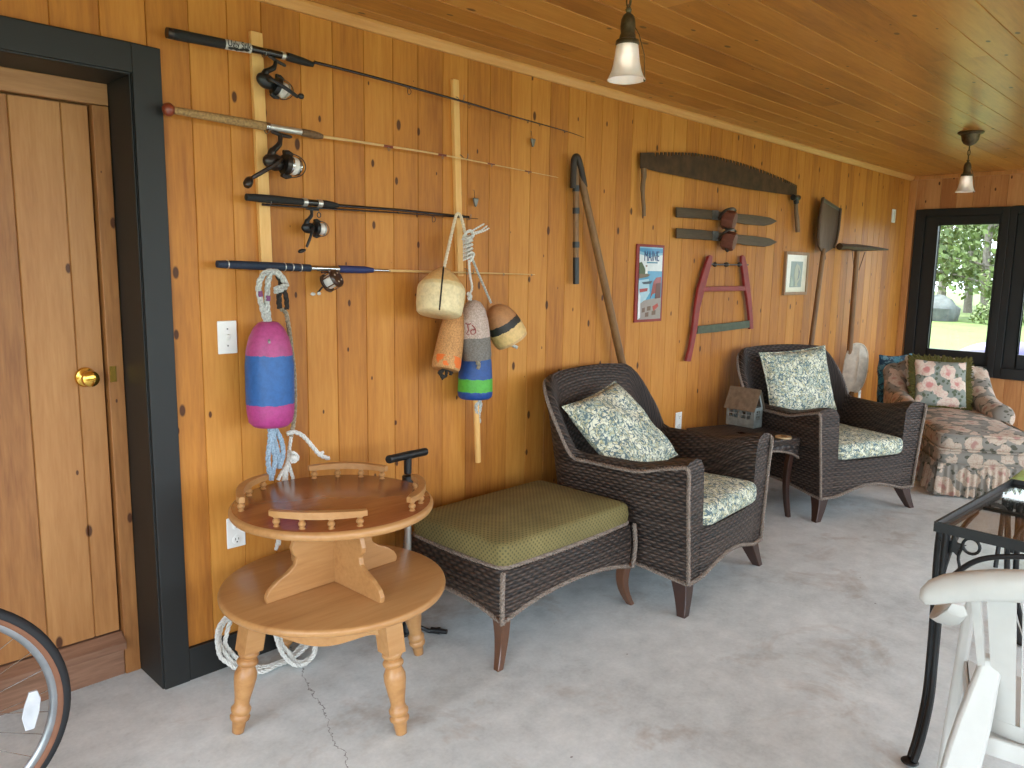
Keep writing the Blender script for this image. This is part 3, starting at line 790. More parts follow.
m = MB(); rr = random.Random(4)
low = [B.lerp(C2, f)+Vector((0, -.0125, -.0125+rr.uniform(-.001, .003))) for f in [.1+.1*k for k in range(9)]]
m.tube(low, [.003, .005, .0035, .0055, .003, .005, .004, .0055, .003], 6)
m.build('print', 'black_plastic', wrap, smooth=False)
D = wp(276, 54, RO)
rod_tube(t, 'reel_seat', 'rod_black', seg((C2, wp(293, 58, RO)), 0, 1, 4), [.0135, .012, .013, .0125, .0125])
rod_tube(t, 'seat_ring', 'silver', [wp(281, 55.2, RO), wp(284.5, 56, RO)], [.0138, .0138])
rod_tube(t, 'fore_grip', 'black_foam', seg((wp(287, 56.6, RO), wp(313, 64.6, RO)), 0, 1, 4), [.0145, .0145, .0135, .012, .009])
bl = [p for p in path if p.x > wp(312, 62, RO).x]
rod_tube(t, 'rod_blank', 'rod_black', [wp(312, 64, RO)]+bl, [lerp(.0062, .0012, k/len(bl)) for k in range(len(bl)+1)], 8)
for q, s in (((408, 87), .012), ((468, 103.5), .008), ((508, 115), .006), ((527, 120.5), .005), ((539, 124), .004), ((564, 131), .0035)): guide(t, wp(*q, RO), s)
rl, e = spin_reel(t, wp(277, 55.5, RO)-Vector((0, 0, .012)), 1.22, 'black_plastic', 'silver', None, .33, True, wp(298, 97, RO+.06))
knob_at(rl, wp(300, 96, RO+.066), .010, (1, -.2, -.1), 'black_plastic', .02)

# rod 2: cork handled cream rod
t = thing('fishing_rod', 'cream fishing rod with a long cork handle and red brown ball butt', 'fishing rod', wp(168, 109, RO), 0, 'fishing rods on the wall')
A, B = wp(172, 110, RO), wp(267, 126.5, RO)
m = MB(); m.ellipsoid(wp(168.5, 109.5, RO), (.020, .020, .022)); m.build('butt_ball', 'red_ball', t)
rod_tube(t, 'cork_handle', 'cork', seg((A, B), 0, 1, 6), [.0115, .0125, .0135, .0145, .015, .015, .0145])
rod_tube(t, 'reel_seat', 'silver', seg((B, wp(305, 132.8, RO)), 0, 1, 3), [.0118, .0115, .0115, .0115])
rod_tube(t, 'seat_ring', 'chrome', [wp(265, 126, RO), wp(269, 126.8, RO)], [.0152, .0152])
rod_tube(t, 'fore_grip', 'cork_dark', seg((wp(301, 132.2, RO), wp(322.5, 136.6, RO)), 0, 1, 5), [.0125, .0138, .0142, .0142, .0125, .008])
pts = [wp(321, 136.4, RO), wp(380, 145, RO), wp(440, 154.5, RO), wp(500, 166, RO), wp(558, 177.5, RO)]; path = spline(pts, 6)
rod_tube(t, 'rod_blank', 'rod_cream', path, [lerp(.0052, .0013, k/(len(path)-1)) for k in range(len(path))], 8)
for q, s in (((388, 146.5), .007), ((442, 155), .006), ((491, 164), .0045), ((528, 171.5), .004)):
    guide(t, wp(*q, RO), s, 'steel')
    P = wp(*q, RO); m = MB(); dv_ = (path[-1]-path[0]).normalized()*.022; m.tube([P-dv_, P+dv_], .0056*s/.007, 8); m.build('thread_wrap', 'red_ball', t)
rl, e = spin_reel(t, wp(281, 129.5, RO)-Vector((0, 0, .010)), 1.42, 'gunmetal', 'chrome', None, .12, True, wp(252, 178, RO+.06))
knob_at(rl, wp(249, 181, RO+.068), .016, (-.6, -.3, -.9), 'gunmetal', .038)

# rod 3: black two piece rod held doubled
t = thing('fishing_rod', 'dark two piece fishing rod doubled back on itself, two silver seat rings', 'fishing rod', wp(246, 197, RO), 0, 'fishing rods on the wall')
A, B = wp(246, 197, RO), wp(303, 202, RO)
rod_tube(t, 'butt_grip', 'black_foam', seg((A, B), 0, 1, 4), [.012, .0145, .0145, .013, .0125])
rod_tube(t, 'reel_seat', 'rod_black', [B, wp(322, 203.6, RO)], [.0125, .0125])
for a, c in ((302.5, 306.5), (317, 321.5)):
    f = lambda x: 202+(x-303)*.085
    rod_tube(t, 'seat_ring', 'silver', [wp(a, f(a), RO), wp(c, f(c), RO)], [.0148, .0148])
rod_tube(t, 'fore_grip', 'black_foam', seg((wp(321, 203.6, RO), wp(338, 205.4, RO)), 0, 1, 3), [.0138, .0138, .012, .008])
rod_tube(t, 'rod_blank', 'rod_black', [wp(337, 205.3, RO), wp(400, 210, RO), wp(469, 217, RO)], [.0062, .0056, .0048], 8)
rod_tube(t, 'tip_section', 'rod_black', [wp(262, 204.5, RO), wp(338, 209.2, RO), wp(400, 213, RO), wp(478, 218.8, RO)], [.0044, .004, .003, .0014], 8)
for q, s in (((398, 212), .003), ((432.5, 215), .012), ((442, 216), .003)): guide(t, wp(*q, RO), s)
m = MB(); P = wp(319, 215, RO); m.tube([P+Vector((.008*math.cos(a), 0, .009*math.sin(a))) for a in [2*PI*k/12 for k in range(12)]], .002, 6, True); m.tube([P+Vector((0, 0, .009)), wp(318.5, 207, RO)], .0012, 5); m.build('guide', 'black_plastic', t)
rl, e = spin_reel(t, wp(312, 205.5, RO)-Vector((0, 0, .008)), .98, 'black_plastic', 'silver', None, .06, True, wp(306.5, 247, RO+.045))
knob_at(rl, wp(303, 250.5, RO+.05), .0075, (-1, -.3, -.25), 'black_plastic', .034)

# rod 4: navy handled rod with a drum reel
t = thing('fishing_rod', 'pale fishing rod with navy grips and round drum reel, lowest of the four', 'fishing rod', wp(216, 264, RO), 0, 'fishing rods on the wall')
A, B = wp(217, 264, RO), wp(310, 268, RO)
rod_tube(t, 'butt_grip', 'navy', seg((A, B), 0, 1, 6), [.0125, .0145, .015, .015, .0145, .014, .0135])
for x in (226.5, 282.5, 290.5, 299.5):
    P = A.lerp(B, (x-217)/93); rod_tube(t, 'cord_whipping', 'silver', [P-Vector((.0018, 0, 0)), P+Vector((.0018, 0, 0))], [.0155, .0155])
rod_tube(t, 'reel_seat', 'chrome', [B, wp(342, 269.2, RO)], [.0112, .0112])
rod_tube(t, 'fore_grip', 'navy_light', seg((wp(339, 269, RO), wp(373, 270.2, RO)), 0, 1, 4), [.014, .0145, .0145, .014, .009])
rod_tube(t, 'ferrule', 'chrome', [wp(372, 270, RO), wp(390, 270.7, RO)], [.0062, .0055])
path = [wp(388, 270.6, RO), wp(440, 272, RO), wp(490, 273.2, RO), wp(535, 274.5, RO)]
rod_tube(t, 'rod_blank', 'rod_cream', path, [.0058, .0042, .0030, .0016], 8)
for q, s in (((466, 272.5), .006), ((503, 273.6), .005), ((531, 274.3), .004)): guide(t, wp(*q, RO), s, 'steel', .004)
Rc = wp(332, 280.5, RO+.012); axd = Vector((.42, -.78, .46)).normalized(); r = .037
m = MB(); m.lathe([(0, -.026), (r*.95, -.026), (r, -.023), (r, -.018), (r*.9, -.018)], Rc-axd*.004, axd, 28)
m.lathe([(r*.9, .020), (r, .020), (r, .028), (r*.9, .033), (0, .034)], Rc-axd*.004, axd, 28)
m.cbox(wp(327, 270.5, RO)+Vector((0, -.004, -.008)), (.05, .012, .006))
rl = m.build('reel', 'brown_reel', t)
m = MB(); m.lathe([(r*.66, -.018), (r*.72, -.012), (r*.72, .014), (r*.66, .020)], Rc-axd*.004, axd, 24); m.build('line', 'line_white', rl)
u = axd.orthogonal().normalized(); v = axd.cross(u)
m = MB()
for k in range(6):
    p = Rc+(u*math.cos(k*PI/3)+v*math.sin(k*PI/3))*r*.93; m.tube([p-axd*.024, p+axd*.018], .0026, 6)
m.build('frame_pillar', 'chrome', rl)
m = MB()
for k in range(4):
    p = Rc+axd*.0285+(u*math.cos(.4+k*PI/2)+v*math.sin(.4+k*PI/2))*r*.55; m.lathe([(.0045, 0), (.004, .002), (0, .0025)], p, axd, 10)
m.build('rivet', 'silver', rl)
m = MB(); e0 = wp(322.5, 287, RO+.02); e1 = wp(317.5, 293, RO+.03); m.tube([e0, e1], .0032, 8); m.build('crank', 'black_plastic', rl)
m = MB(); m.ellipsoid(wp(313, 294, RO+.032), (.010, .0055, .0065)); m.ellipsoid(wp(319, 293.5, RO+.032), (.008, .0055, .0065)); m.build('crank_knob', 'white_plastic', rl)

# two pyramid weights on the boards
def weight(q, label):
    P = wp(*q, .014); t = thing('fishing_weight', label, 'fishing weight', P, 0, 'weights on the wall')
    m = MB(); w = .017
    m.prism([P+Vector((-w, 0, .015)), P+Vector((w, 0, .015)), P+Vector((.004, 0, -.024)), P+Vector((-.004, 0, -.024))], (0, -.012, 0)); m.build('sinker', 'steel', t, smooth=False, bevel=.004)
    m = MB(); m.tube([P+Vector((0, 0, .014)), P+Vector((0, .004, .05)), P+Vector((0, .012, .052))], .0012, 5); m.build('wire_loop', 'gunmetal', t)
weight((532, 142), 'small grey pyramid weight under the thin end of the topmost rod')
weight((474.7, 201.5), 'small grey pyramid weight above the doubled two piece rod tip')

# ------------------------------------------------------------------ lobster buoys
def buoy_body(t, top, bot, prof, mat, n=32):
    """profile in (radius px, fraction along the axis) scaled to metres"""
    top, bot = Vector(top), Vector(bot); L = (bot-top).length
    m = MB(); m.lathe([(r, f*L) for r, f in prof], top, bot-top, n)
    return m.build('body', mat, t, angle=50), L

# big pink and blue buoy
BO = .115
T_, B_ = wp(268.5, 321.5, BO), wp(271, 426.5, BO); R_ = rad(23.6, (T_+B_)/2); L = (B_-T_).length
M['buoy_pink'] = banded('pink_blue_buoy', 'z', [(0, (176, 74, 128)), (L*.305, (44, 96, 160)), (L*.765, (178, 66, 132))], .5, .25)
t = thing('lobster_buoy', 'large pink buoy with a broad blue band hanging from the lowest rod', 'buoy', B_, 0, 'lobster buoys on the wall')
body, _ = buoy_body(t, T_, B_, [(R_*.28, 0), (R_*.42, .012), (R_*.62, .06), (R_*.82, .15), (R_*.94, .26), (R_, .40), (R_*1.0, .74), (R_*.97, .86), (R_*.90, .95), (R_*.72, .99), (R_*.3, 1.0)], 'buoy_pink')
m = MB(); P = wp(264.5, 340, BO); m.lathe([(.011, -.004), (.011, .002), (.008, .004)], P+Vector((-.01, -R_*.72, 0)), (-.1, -1, .25), 14); m.build('nail_plate', 'steel', t)
# eye rope loops and the knot over the rod
m = MB()
lp = [wp(266.5, 323, BO), wp(261, 303, BO), wp(258.5, 287, BO), wp(263, 275, BO+.01), wp(270.5, 271.5, BO), wp(268, 282, BO), wp(267, 303, BO), wp(269, 322, BO)]
rope(m, lp, .0105); m.build('eye_rope', 'rope_grey', t)
m = MB()
for a, c in ((lp[1].lerp(lp[2], .4), lp[1].lerp(lp[2], .75)), (lp[5].lerp(lp[6], .65), lp[5].lerp(lp[6], .9))):
    m.tube([a+Vector((0, -.006, 0)), c+Vector((0, -.006, 0))], .0085, 8)
m.build('purple_whipping', 'rope_purple', t)
m = MB()
kn = [wp(270.5, 271.5, BO), wp(277, 272.5, BO+.012), wp(283, 279, BO+.012), wp(285.5, 286, BO), wp(280, 289.5, BO+.02), wp(275.5, 291, BO)]
rope(m, kn, .0115); rope(m, [wp(274.5, 289.5, BO+.022), wp(280.5, 287.5, BO+.026), wp(287, 284.5, BO+.012)], .0095); m.build('hitch', 'rope_grey', t)
m = MB(); rope(m, [wp(277.5, 275, BO), wp(281, 283, BO), wp(279, 296, BO), wp(279.5, 308, BO-.01)], .010); rope(m, [wp(282, 284, BO), wp(286, 297, BO), wp(287, 309, BO-.01)], .009); m.build('tarred_splice', 'rope_dark', t)
# bottom tail: faded blue tassel
m = MB()
for q in (((270, 427), (270, 440), (268, 458), (270, 477)), ((272, 428), (275, 442), (278, 455), (280, 468)), ((274, 427), (281, 440), (283, 455), (279, 468)), ((271, 428), (272, 445), (275, 460), (271, 480))):
    rope(m, [wp(a, b, BO-.005*i) for i, (a, b) in enumerate(q)], .0095)
m.build('tail_rope', 'rope_blue', t)

# weathered line that drops behind the table, with frayed ends
t = thing('hanging_rope', 'weathered white rope with frayed ends hanging beside the pink buoy', 'rope', wp(289, 480, .06))
m = MB(); rope(m, [wp(281, 309, BO-.02), wp(286, 313, .08), wp(288.5, 326, .07), wp(291, 345, .06), wp(294, 372, .055), wp(295, 398, .055), wp(294, 420, .06), wp(291, 437, .07)], .0085); m.build('line', 'rope_old', t)
m = MB(); rope(m, [wp(287, 434, .08), wp(294, 432, .085), wp(303, 436, .08), wp(312, 446, .08), wp(320, 455, .08), wp(329, 458.5, .08)], .0085)
m.tube([wp(318, 454, .08), wp(324, 452, .09)], .006, 6); m.build('frayed_end', 'rope_white', t)
m = MB(); m.ellipsoid(wp(294, 457.5, .085), (.018, .016, .017)); rope(m, [wp(290, 452, .08), wp(294, 453, .1), wp(298, 458, .09), wp(293, 462, .09), wp(289, 458, .08)], .007); m.build('knot', 'rope_white', t)
m = MB()
for q in (((291, 437), (289, 452), (287, 466), (284, 479)), ((289, 455), (286, 466), (281, 474), (278, 480)), ((288, 462), (291, 472), (293, 480), (292, 500)), ((286, 466), (284, 478), (282, 500), (279, 545)), ((288, 462), (286, 480), (284, 510), (276, 550))):
    rope(m, [wp(a, b, .075) for a, b in q], .007)
m.build('strand', 'rope_white', t)

# coil of white line on the floor against the wall, a loop stands up on the boards
t = thing('rope_coil', 'coil of white braided rope on the floor behind the round table leg', 'rope', (1.33, 2.5, 0))
def coil_loop(c, rx, rz, y0, y1, jitter, rr, zc):
    pts = []
    for k in range(25):
        a = 2*PI*k/24; s_ = math.sin(a)
        z = max(.012, zc+rz*s_); pts.append(Vector((c+rx*math.cos(a)+rr.uniform(-1, 1)*jitter, lerp(y0, y1, (s_+1)/2)+rr.uniform(-1, 1)*jitter, z+rr.uniform(0, 1)*jitter)))
    return pts
rr = random.Random(9)
m = MB()
for k in range(3):
    rope(m, coil_loop(1.335+.012*k, .20-.008*k, .125, 2.50+.012*k, 2.615-.004*k, .006, rr, .135), .0085, None, 3, 5, 3)
for k in range(2):
    rope(m, coil_loop(1.415+.02*k, .075, .10, 2.44+.02*k, 2.56, .006, rr, .11), .0085, None, 3, 5, 3)
m.build('coil', 'rope_white', t)

# cluster of five on the second batten
def cl(px, py, o): return wp(px, py, o)
# blue with a green band
T_, B_ = cl(476, 330, .10), cl(475, 398, .10); L = (B_-T_).length; R_ = rad(17.6, B_)
M['buoy_blue'] = banded('blue_green_buoy', 'z', [(0, (46, 128, 60)), (L*.37, (30, 74, 140)), (L*.70, (84, 172, 56)), (L*.89, (30, 70, 140))], .5, .2)
t = thing('lobster_buoy', 'blue buoy with a bright green band, lowest in the hanging cluster', 'buoy', B_, 0, 'lobster buoys on the wall')
buoy_body(t, T_, B_, [(R_*.35, 0), (R_*.7, .15), (R_*.9, .45), (R_*.97, .7), (R_, .9), (R_*.97, .97), (R_*.85, 1.0), (.001, 1.001)], 'buoy_blue')
m = MB(); rope(m, [cl(477, 397, .10), cl(480, 404, .09), cl(478, 416, .08), cl(477, 430, .07)], .011); rope(m, [cl(480, 397, .09), cl(476, 408, .09), cl(480, 422, .07)], .008); m.build('tail_rope', 'rope_grey', t)
m = MB(); m.tube([cl(476, 396, .085), cl(477, 430, .07), cl(478, 462, .06)], [.014, .015, .014], 10); m.build('spindle_stick', 'strip', t)
# orange brown foam
T_, B_ = cl(456, 308, .10), cl(445.5, 369.5, .13); L = (B_-T_).length; R_ = rad(14.6, B_)
M['buoy_orange'] = banded('weathered_orange_buoy', 'z', [(0, (196, 140, 84)), (L*.3, (206, 150, 92)), (L*.78, (210, 156, 98))], .75, .8, (L*.80, L*.97, .52, (222, 110, 40)))
t = thing('lobster_buoy', 'weathered tan orange foam buoy hanging under the cream one', 'buoy', B_, 0, 'lobster buoys on the wall')
buoy_body(t, T_, B_, [(R_*.4, 0), (R_*.72, .12), (R_*.85, .35), (R_*.95, .65), (R_, .9), (R_*.97, .97), (R_*.9, 1.0), (.001, 1.001)], 'buoy_orange')
m = MB()
for q in (((444, 369), (441, 374), (443, 379)), ((446, 369), (446, 376), (442, 377)), ((447, 369), (452, 373), (450, 374)), ((443, 370), (439, 373), (445, 377))): rope(m, [cl(a, b, .13) for a, b in q], .007)
m.build('tail_rope', 'rope_dark', t)
# tan with a black band, tilted
T_, B_ = cl(493, 306, .11), cl(512.5, 341.5, .15); L = (B_-T_).length; R_ = rad(18.0, B_)
M['buoy_tan'] = banded('tan_black_buoy', 'z', [(0, (182, 130, 84)), (L*.42, (48, 46, 42)), (L*.60, (222, 186, 122)), (L*.9, (208, 168, 116))], .6, .4)
t = thing('lobster_buoy', 'tilted tan and cream buoy crossed by a black band', 'buoy', B_, 0, 'lobster buoys on the wall')
buoy_body(t, T_, B_, [(R_*.12, 0), (R_*.45, .05), (R_*.75, .2), (R_*.92, .42), (R_, .66), (R_*1.0, .86), (R_*.92, .98), (.001, 1.0)], 'buoy_tan')
m = MB(); rope(m, [cl(508, 342, .14), cl(512, 345, .15), cl(517, 347.5, .15)], .008); m.build('tail_rope', 'rope_grey', t)
# grey foam buoy with a red mark
T_, B_ = cl(473, 300, .15), cl(477, 360.5, .16); L = (B_-T_).length; R_ = rad(14.7, B_)
M['buoy_grey'] = banded('grey_foam_buoy', 'z', [(0, (198, 176, 162)), (L*.60, (128, 122, 114))], .75, .9)
t = thing('lobster_buoy', 'grey foam buoy, pale above and dark below, with a small red mark', 'buoy', B_, 0, 'lobster buoys on the wall')
bd, _ = buoy_body(t, T_, B_, [(R_*.15, 0), (R_*.5, .04), (R_*.78, .16), (R_*.93, .34), (R_, .55), (R_*1.01, .9), (R_*.96, .98), (.001, 1.0)], 'buoy_grey')
nrm = (CO-(T_+B_)/2); nrm.z = 0; nrm.normalize(); ux = Vector((0, 0, 1)).cross(nrm)
def front(px, py, P0):  # a point on the camera side of the buoy skin, reached from the mark's own place
    d = ray(px, py); ax = (B_-T_).normalized(); w = CO-T_
    dp = d-ax*d.dot(ax); wq = w-ax*w.dot(ax); a = dp.dot(dp); b = 2*dp.dot(wq); c = wq.dot(wq)-(R_*.985)**2
    disc = max(0, b*b-4*a*c); return CO+d*((-b-math.sqrt(disc))/(2*a))
m = MB()
m.tube(spline([front(x, y, None) for x, y in ((472, 325), (475.5, 329.5), (475, 333.5), (471.5, 334), (471, 330.5), (475, 329.5))], 4), .0022, 6)
m.tube([front(x, y, None) for x, y in ((465.5, 323.5), (468, 324.5), (471, 323.8))], .0022, 6)
m.tube([front(x, y, None) for x, y in ((467.5, 325), (468.5, 330), (466.5, 334), (469.5, 335))], .0022, 6)
m.build('red_mark', 'red_paint', t)
m = MB(); rope(m, [cl(476, 360, .17), cl(479, 364, .17), cl(478, 369, .17)], .008); rope(m, [cl(480, 360, .17), cl(477, 364, .18)], .007); m.build('tail_rope', 'rope_old', t)
# cream buoy in front
T_, B_ = cl(443.5, 267.5, .14), cl(439, 314.5, .17); L = (B_-T_).length; R_ = rad(24.4, B_)
M['buoy_cream'] = banded('cream_buoy', 'z', [(0, (228, 186, 122)), (L*.36, (228, 204, 150)), (L*.45, (234, 214, 166))], .55, .25)
t = thing('lobster_buoy', 'broad cream buoy with a dark seam line, topmost of the cluster', 'buoy', B_, 0, 'lobster buoys on the wall')
buoy_body(t, T_, B_, [(R_*.08, 0), (R_*.2, .02), (R_*.55, .16), (R_*.86, .34), (R_*.97, .42), (R_, .5), (R_*.98, .8), (R_*.93, .96), (R_*.86, 1.0), (.001, 1.002)], 'buoy_cream')
m = MB(); axn = (B_-T_).normalized(); tc_ = (CO-(T_+B_)/2); tc_ = (tc_-axn*tc_.dot(axn)).normalized(); prf = [(0, .08), (.02, .2), (.16, .55), (.34, .86), (.42, .97), (.5, 1), (.8, .98), (.96, .93), (1, .86)]
def rf(f):
    for (a, ra), (c, rc_) in zip(prf, prf[1:]):
        if a <= f <= c: return lerp(ra, rc_, (f-a)/(c-a))
    return .86
m.tube([T_+axn*L*f+tc_*(R_*rf(f)+.0005) for f in [k/14 for k in range(15)]], .0032, 8); m.build('seam_line', 'rope_dark', t)
m = MB(); rope(m, [cl(444, 268, .14), cl(448, 250, .12), cl(453, 228, .10), cl(456, 216, .09), cl(459, 214, .09), cl(462, 220, .10), cl(465, 233, .11)], .007); m.build('hanging_rope', 'twine', t)
m = MB()
for k in range(6):
    z = 237+k*4.0; rope(m, [cl(463.5, z+1.5, .125), cl(468, z+1, .15), cl(472, z-.5, .125), cl(468, z-1, .09), cl(464, z+3, .125)], .0062, None, 2, 5, 4)
rope(m, [cl(463, 240, .12), cl(466, 233, .13), cl(471, 231, .13), cl(473, 236, .12), cl(468, 241, .14)], .007)
for q in (((471, 233), (480, 231), (487, 226)), ((472, 235), (484, 231), (489, 228)), ((470, 232), (477, 228), (484, 224))): rope(m, [cl(a, b, .12) for a, b in q], .004, None, 2, 5)
rope(m, [cl(471, 256, .12), cl(474, 253, .13), cl(472, 259, .13), cl(469, 262, .12)], .006)
rope(m, [cl(469, 260, .12), cl(470, 275, .13), cl(472, 288, .14), cl(469, 296, .15), cl(471, 300, .15)], .0055); rope(m, [cl(467, 293, .15), cl(471, 297, .16), cl(468, 299, .15)], .008)
m.build('knotted_line', 'rope_white', t)
m = MB(); rope(m, [cl(472, 258, .12), cl(478, 273, .12), cl(485, 289, .115), cl(491, 303, .115)], .0055); m.build('side_line', 'rope_grey', t)

# ------------------------------------------------------------------ tools on the boards
def plate(mb, px, off, thick):
    """outline given as picture points on the plane at this distance from the boards, extruded towards the boards"""
    return mb.prism([wp(x, y, off) for x, y in px], (0, thick, 0))
def pole(t, name, mat, a, b_, ra, rb, n=12, k=10):
    m = MB(); m.tube([a.lerp(b_, i/k) for i in range(k+1)], [lerp(ra, rb, i/k) for i in range(k+1)], n); return m.build(name, mat, t)
# flail
t = thing('flail', 'old wooden flail with a long pole and a short dark banded club', 'flail', (3.65, 2.60, 0))
a, c = wp(576, 166, .04), wp(576, 284, .04)
pole(t, 'club', 'handle_wood', a, c, .017, .014)
for z0, z1 in ((185, 191), (207, 213), (241, 247)):
    f = lambda y: a.lerp(c, (y-166)/118)
    m = MB(); m.tube([f(z0), f(z1)], .0185, 12); m.build('band', 'black_plastic', t)
m = MB(); m.tube([a.lerp(c, .77), a.lerp(c, 1.0)], .0168, 12); m.build('grip', 'black_plastic', t)
a2 = wp(578.5, 166, .045); dirp = (wp(621, 364, .06)-a2); b2 = a2+dirp*(a2.z/(-dirp.z)); b2.y = WY-.09; b2.z = .0
pole(t, 'pole', 'handle_wood', a2, b2, .019, .026, 14, 14)
m = MB(); m.tube(spline([wp(573, 188, .045), wp(573.5, 172, .046), wp(574, 160, .05), wp(576.5, 156.5, .055), wp(579, 161, .06), wp(582, 174, .058), wp(584.5, 187, .05)], 5), .0165, 10); m.build('leather_hinge', 'leather', t)

# crosscut saw
zs = lambda x, y: (620+x/5.12, 130+y/5.12)
top = [(105, 116), (250, 113), (370, 116), (480, 133), (600, 163), (720, 203), (840, 252), (907, 285)]
bot = [(905, 338), (840, 329), (640, 300), (400, 254), (200, 215), (150, 203), (138, 197), (105, 197)]
ol = []
for i in range(len(top)-1):
    for k in range(7):
        x = lerp(top[i][0], top[i+1][0], k/7); y = lerp(top[i][1], top[i+1][1], k/7)
        w = (top[i+1][0]-top[i][0])/7
        if i == 0 and k < 3: ol.append(zs(x, y)); continue
        ol += [zs(x, y), zs(x+w*.52, y+1), zs(x+w*.60, y+(14 if k % 3 else 20)), zs(x+w*.86, y+(14 if k % 3 else 20)), zs(x+w*.95, y+1)]
ol.append(zs(*top[-1])); ol += [zs(*p) for p in bot]
t = thing('crosscut_saw', 'long rusty two handled crosscut saw hanging teeth up on the boards', 'saw', wp(720, 186, .03))
m = MB(); plate(m, ol, .03, .004); m.build('blade', 'rust', t, smooth=False)
def shandle(px, w, mat='old_wood'):
    pts = [wp(*zs(*p), .034) for p in px]; m = MB(); m.tube(spline(pts, 4), [rad(w[min(i, len(w)-1)]/5.12, pts[0]) for i in range(len(spline(pts, 4)))], 10); return m.build('handle', mat, t)
shandle(((122, 195), (122, 240), (116, 290), (118, 350), (122, 400), (122, 441)), [15]*5+[13]*5+[11]*20)
shandle(((898, 340), (900, 380), (902, 420), (907, 470), (910, 522)), [11]*10+[12]*20)
m = MB(); m.tube([wp(*zs(886, 345), .045), wp(*zs(912, 348), .045)], .022, 10); m.tube([wp(*zs(899, 340), .05), wp(*zs(903, 375), .05)], .02, 10); m.build('clamp', 'black_plastic', t)

# pair of short skis, each with a strap and a heel block
def ski(dy, label):
    z = lambda x, y: (620+x/5.12, 130+(y+dy)/5.12)
    P = wp(*z(540, 430), .03); t = thing('ski', label, 'ski', P, 0, 'short skis on the wall')
    m = MB(); plate(m, [z(*q) for q in ((292, 395), (292, 447), (420, 454), (560, 466), (640, 482), (740, 491), (775, 484), (808, 466), (770, 448), (700, 437), (560, 424), (420, 404))], .03, .012); m.build('runner', 'ski_wood', t, smooth=False, bevel=.003)
    m = MB(); plate(m, [z(*q) for q in ((476, 410), (474, 458), (503, 460), (505, 412))], .034, .006); m.build('metal_band', 'steel', t, smooth=False)
    m = MB(); c = wp(*z(562, 462), .075)
    ax = Vector((.25, -.9, -.18)).normalized(); m.lathe([(.055, -.045), (.062, -.035), (.062, .02), (.055, .035), (0, .036)], c, ax, 8); m.build('foot_block', 'ski_block', t, angle=25)
    m = MB(); m.tube(spline([wp(*z(505, 450), .05), wp(*z(530, 420), .10), wp(*z(555, 405), .12), wp(*z(580, 402), .10), wp(*z(592, 412), .07)], 4), .008, 8); m.tube(spline([wp(*z(540, 492), .06), wp(*z(548, 512), .07), wp(*z(556, 505), .06)], 4), .009, 8); m.build('strap', 'leather', t)
    m = MB(); P2 = wp(*z(575, 406), .115); m.cbox(P2, (.05, .006, .014)); m.build('buckle', 'steel', t, smooth=False)
    return t
ski(0, 'upper of the two short wooden skis, its red brown foot block facing out')
ski(107, 'lower of the two short wooden skis, just above the red bow saw')

# red bow saw
zb = lambda x, y: (620+x/5.12, 230+y/5.12)
t = thing('bow_saw', 'red wooden bow saw with a grey green blade and wire tightener', 'saw', wp(*zb(500, 400), .03))
m = MB(); plate(m, [zb(*q) for q in ((456, 134), (465, 128), (476, 132), (474, 160), (455, 230), (432, 320), (412, 400), (398, 500), (382, 590), (364, 674), (341, 672), (362, 590), (376, 500), (387, 400), (403, 300), (430, 210))], .04, .02); m.build('side_bar', 'red_paint', t, smooth=False, bevel=.004)
m = MB(); plate(m, [zb(*q) for q in ((625, 134), (633, 129), (641, 134), (655, 190), (664, 260), (675, 350), (681, 430), (685, 506), (668, 508), (662, 430), (653, 350), (641, 290), (632, 220), (625, 165))], .04, .02); m.build('side_bar', 'red_paint', t, smooth=False, bevel=.004)
m = MB(); plate(m, [zb(*q) for q in ((432, 290), (430, 316), (660, 311), (655, 286))], .038, .015); m.build('stretcher', 'red_paint', t, smooth=False, bevel=.003)
m = MB(); plate(m, [zb(*q) for q in ((402, 492), (396, 532), (500, 522), (664, 500), (664, 463), (520, 480))], .04, .008); m.build('blade', 'green_blade', t, smooth=False)
m = MB(); m.tube([wp(*zb(440, 172), .035), wp(*zb(486, 176), .035), wp(*zb(545, 178), .035), wp(*zb(610, 178), .035), wp(*zb(656, 178), .035)], .005, 6)
for x in (486, 545, 610): m.ellipsoid(wp(*zb(x, 177), .035), (.022 if x != 545 else .034, .012, .016))
m.build('tightener', 'gunmetal', t)

# tin sign with a harbour scene
sc = {'tl': wp(637, 244, .012), 'tr': wp(664.3, 245, .012), 'br': wp(662, 320.5, .012), 'bl': wp(634.8, 323, .012)}
X0, X1 = (sc['tl'].x+sc['bl'].x)/2, (sc['tr'].x+sc['br'].x)/2; Z1, Z0 = (sc['tl'].z+sc['tr'].z)/2, (sc['br'].z+sc['bl'].z)/2
t = thing('tin_sign', 'tall red bordered MAINE sign with a harbour scene on the boards', 'sign', ((X0+X1)/2, WY, Z0))
m = MB(); m.box((X0, WY-.012, Z0), (X1, WY-.002, Z1)); m.build('border', 'sign_red' if 'sign_red' in M else 'red_paint', t, smooth=False, bevel=.002)
def pm(rgb): 
    k = 'sign_%d_%d_%d' % rgb
    if k not in M: M[k] = plain(k, rgb, .35, 0, .2, .06, 40)
    return k
def sq(u, v, off): return Vector((lerp(X0, X1, u), WY-.012-off, lerp(Z1, Z0, v)))
def spoly(uv, off, name, rgb): 
    m = MB(); m.prism([sq(u, v, off) for u, v in uv], (0, off*.9+.0005, 0)); m.build(name, pm(rgb), t, smooth=False)
spoly([(.09, .035), (.93, .035), (.93, .965), (.09, .965)], .001, 'picture_field', (126, 176, 196))
spoly([(.09, .05), (.93, .05), (.93, .10), (.5, .13), (.09, .09)], .0016, 'sky_band', (60, 136, 178))
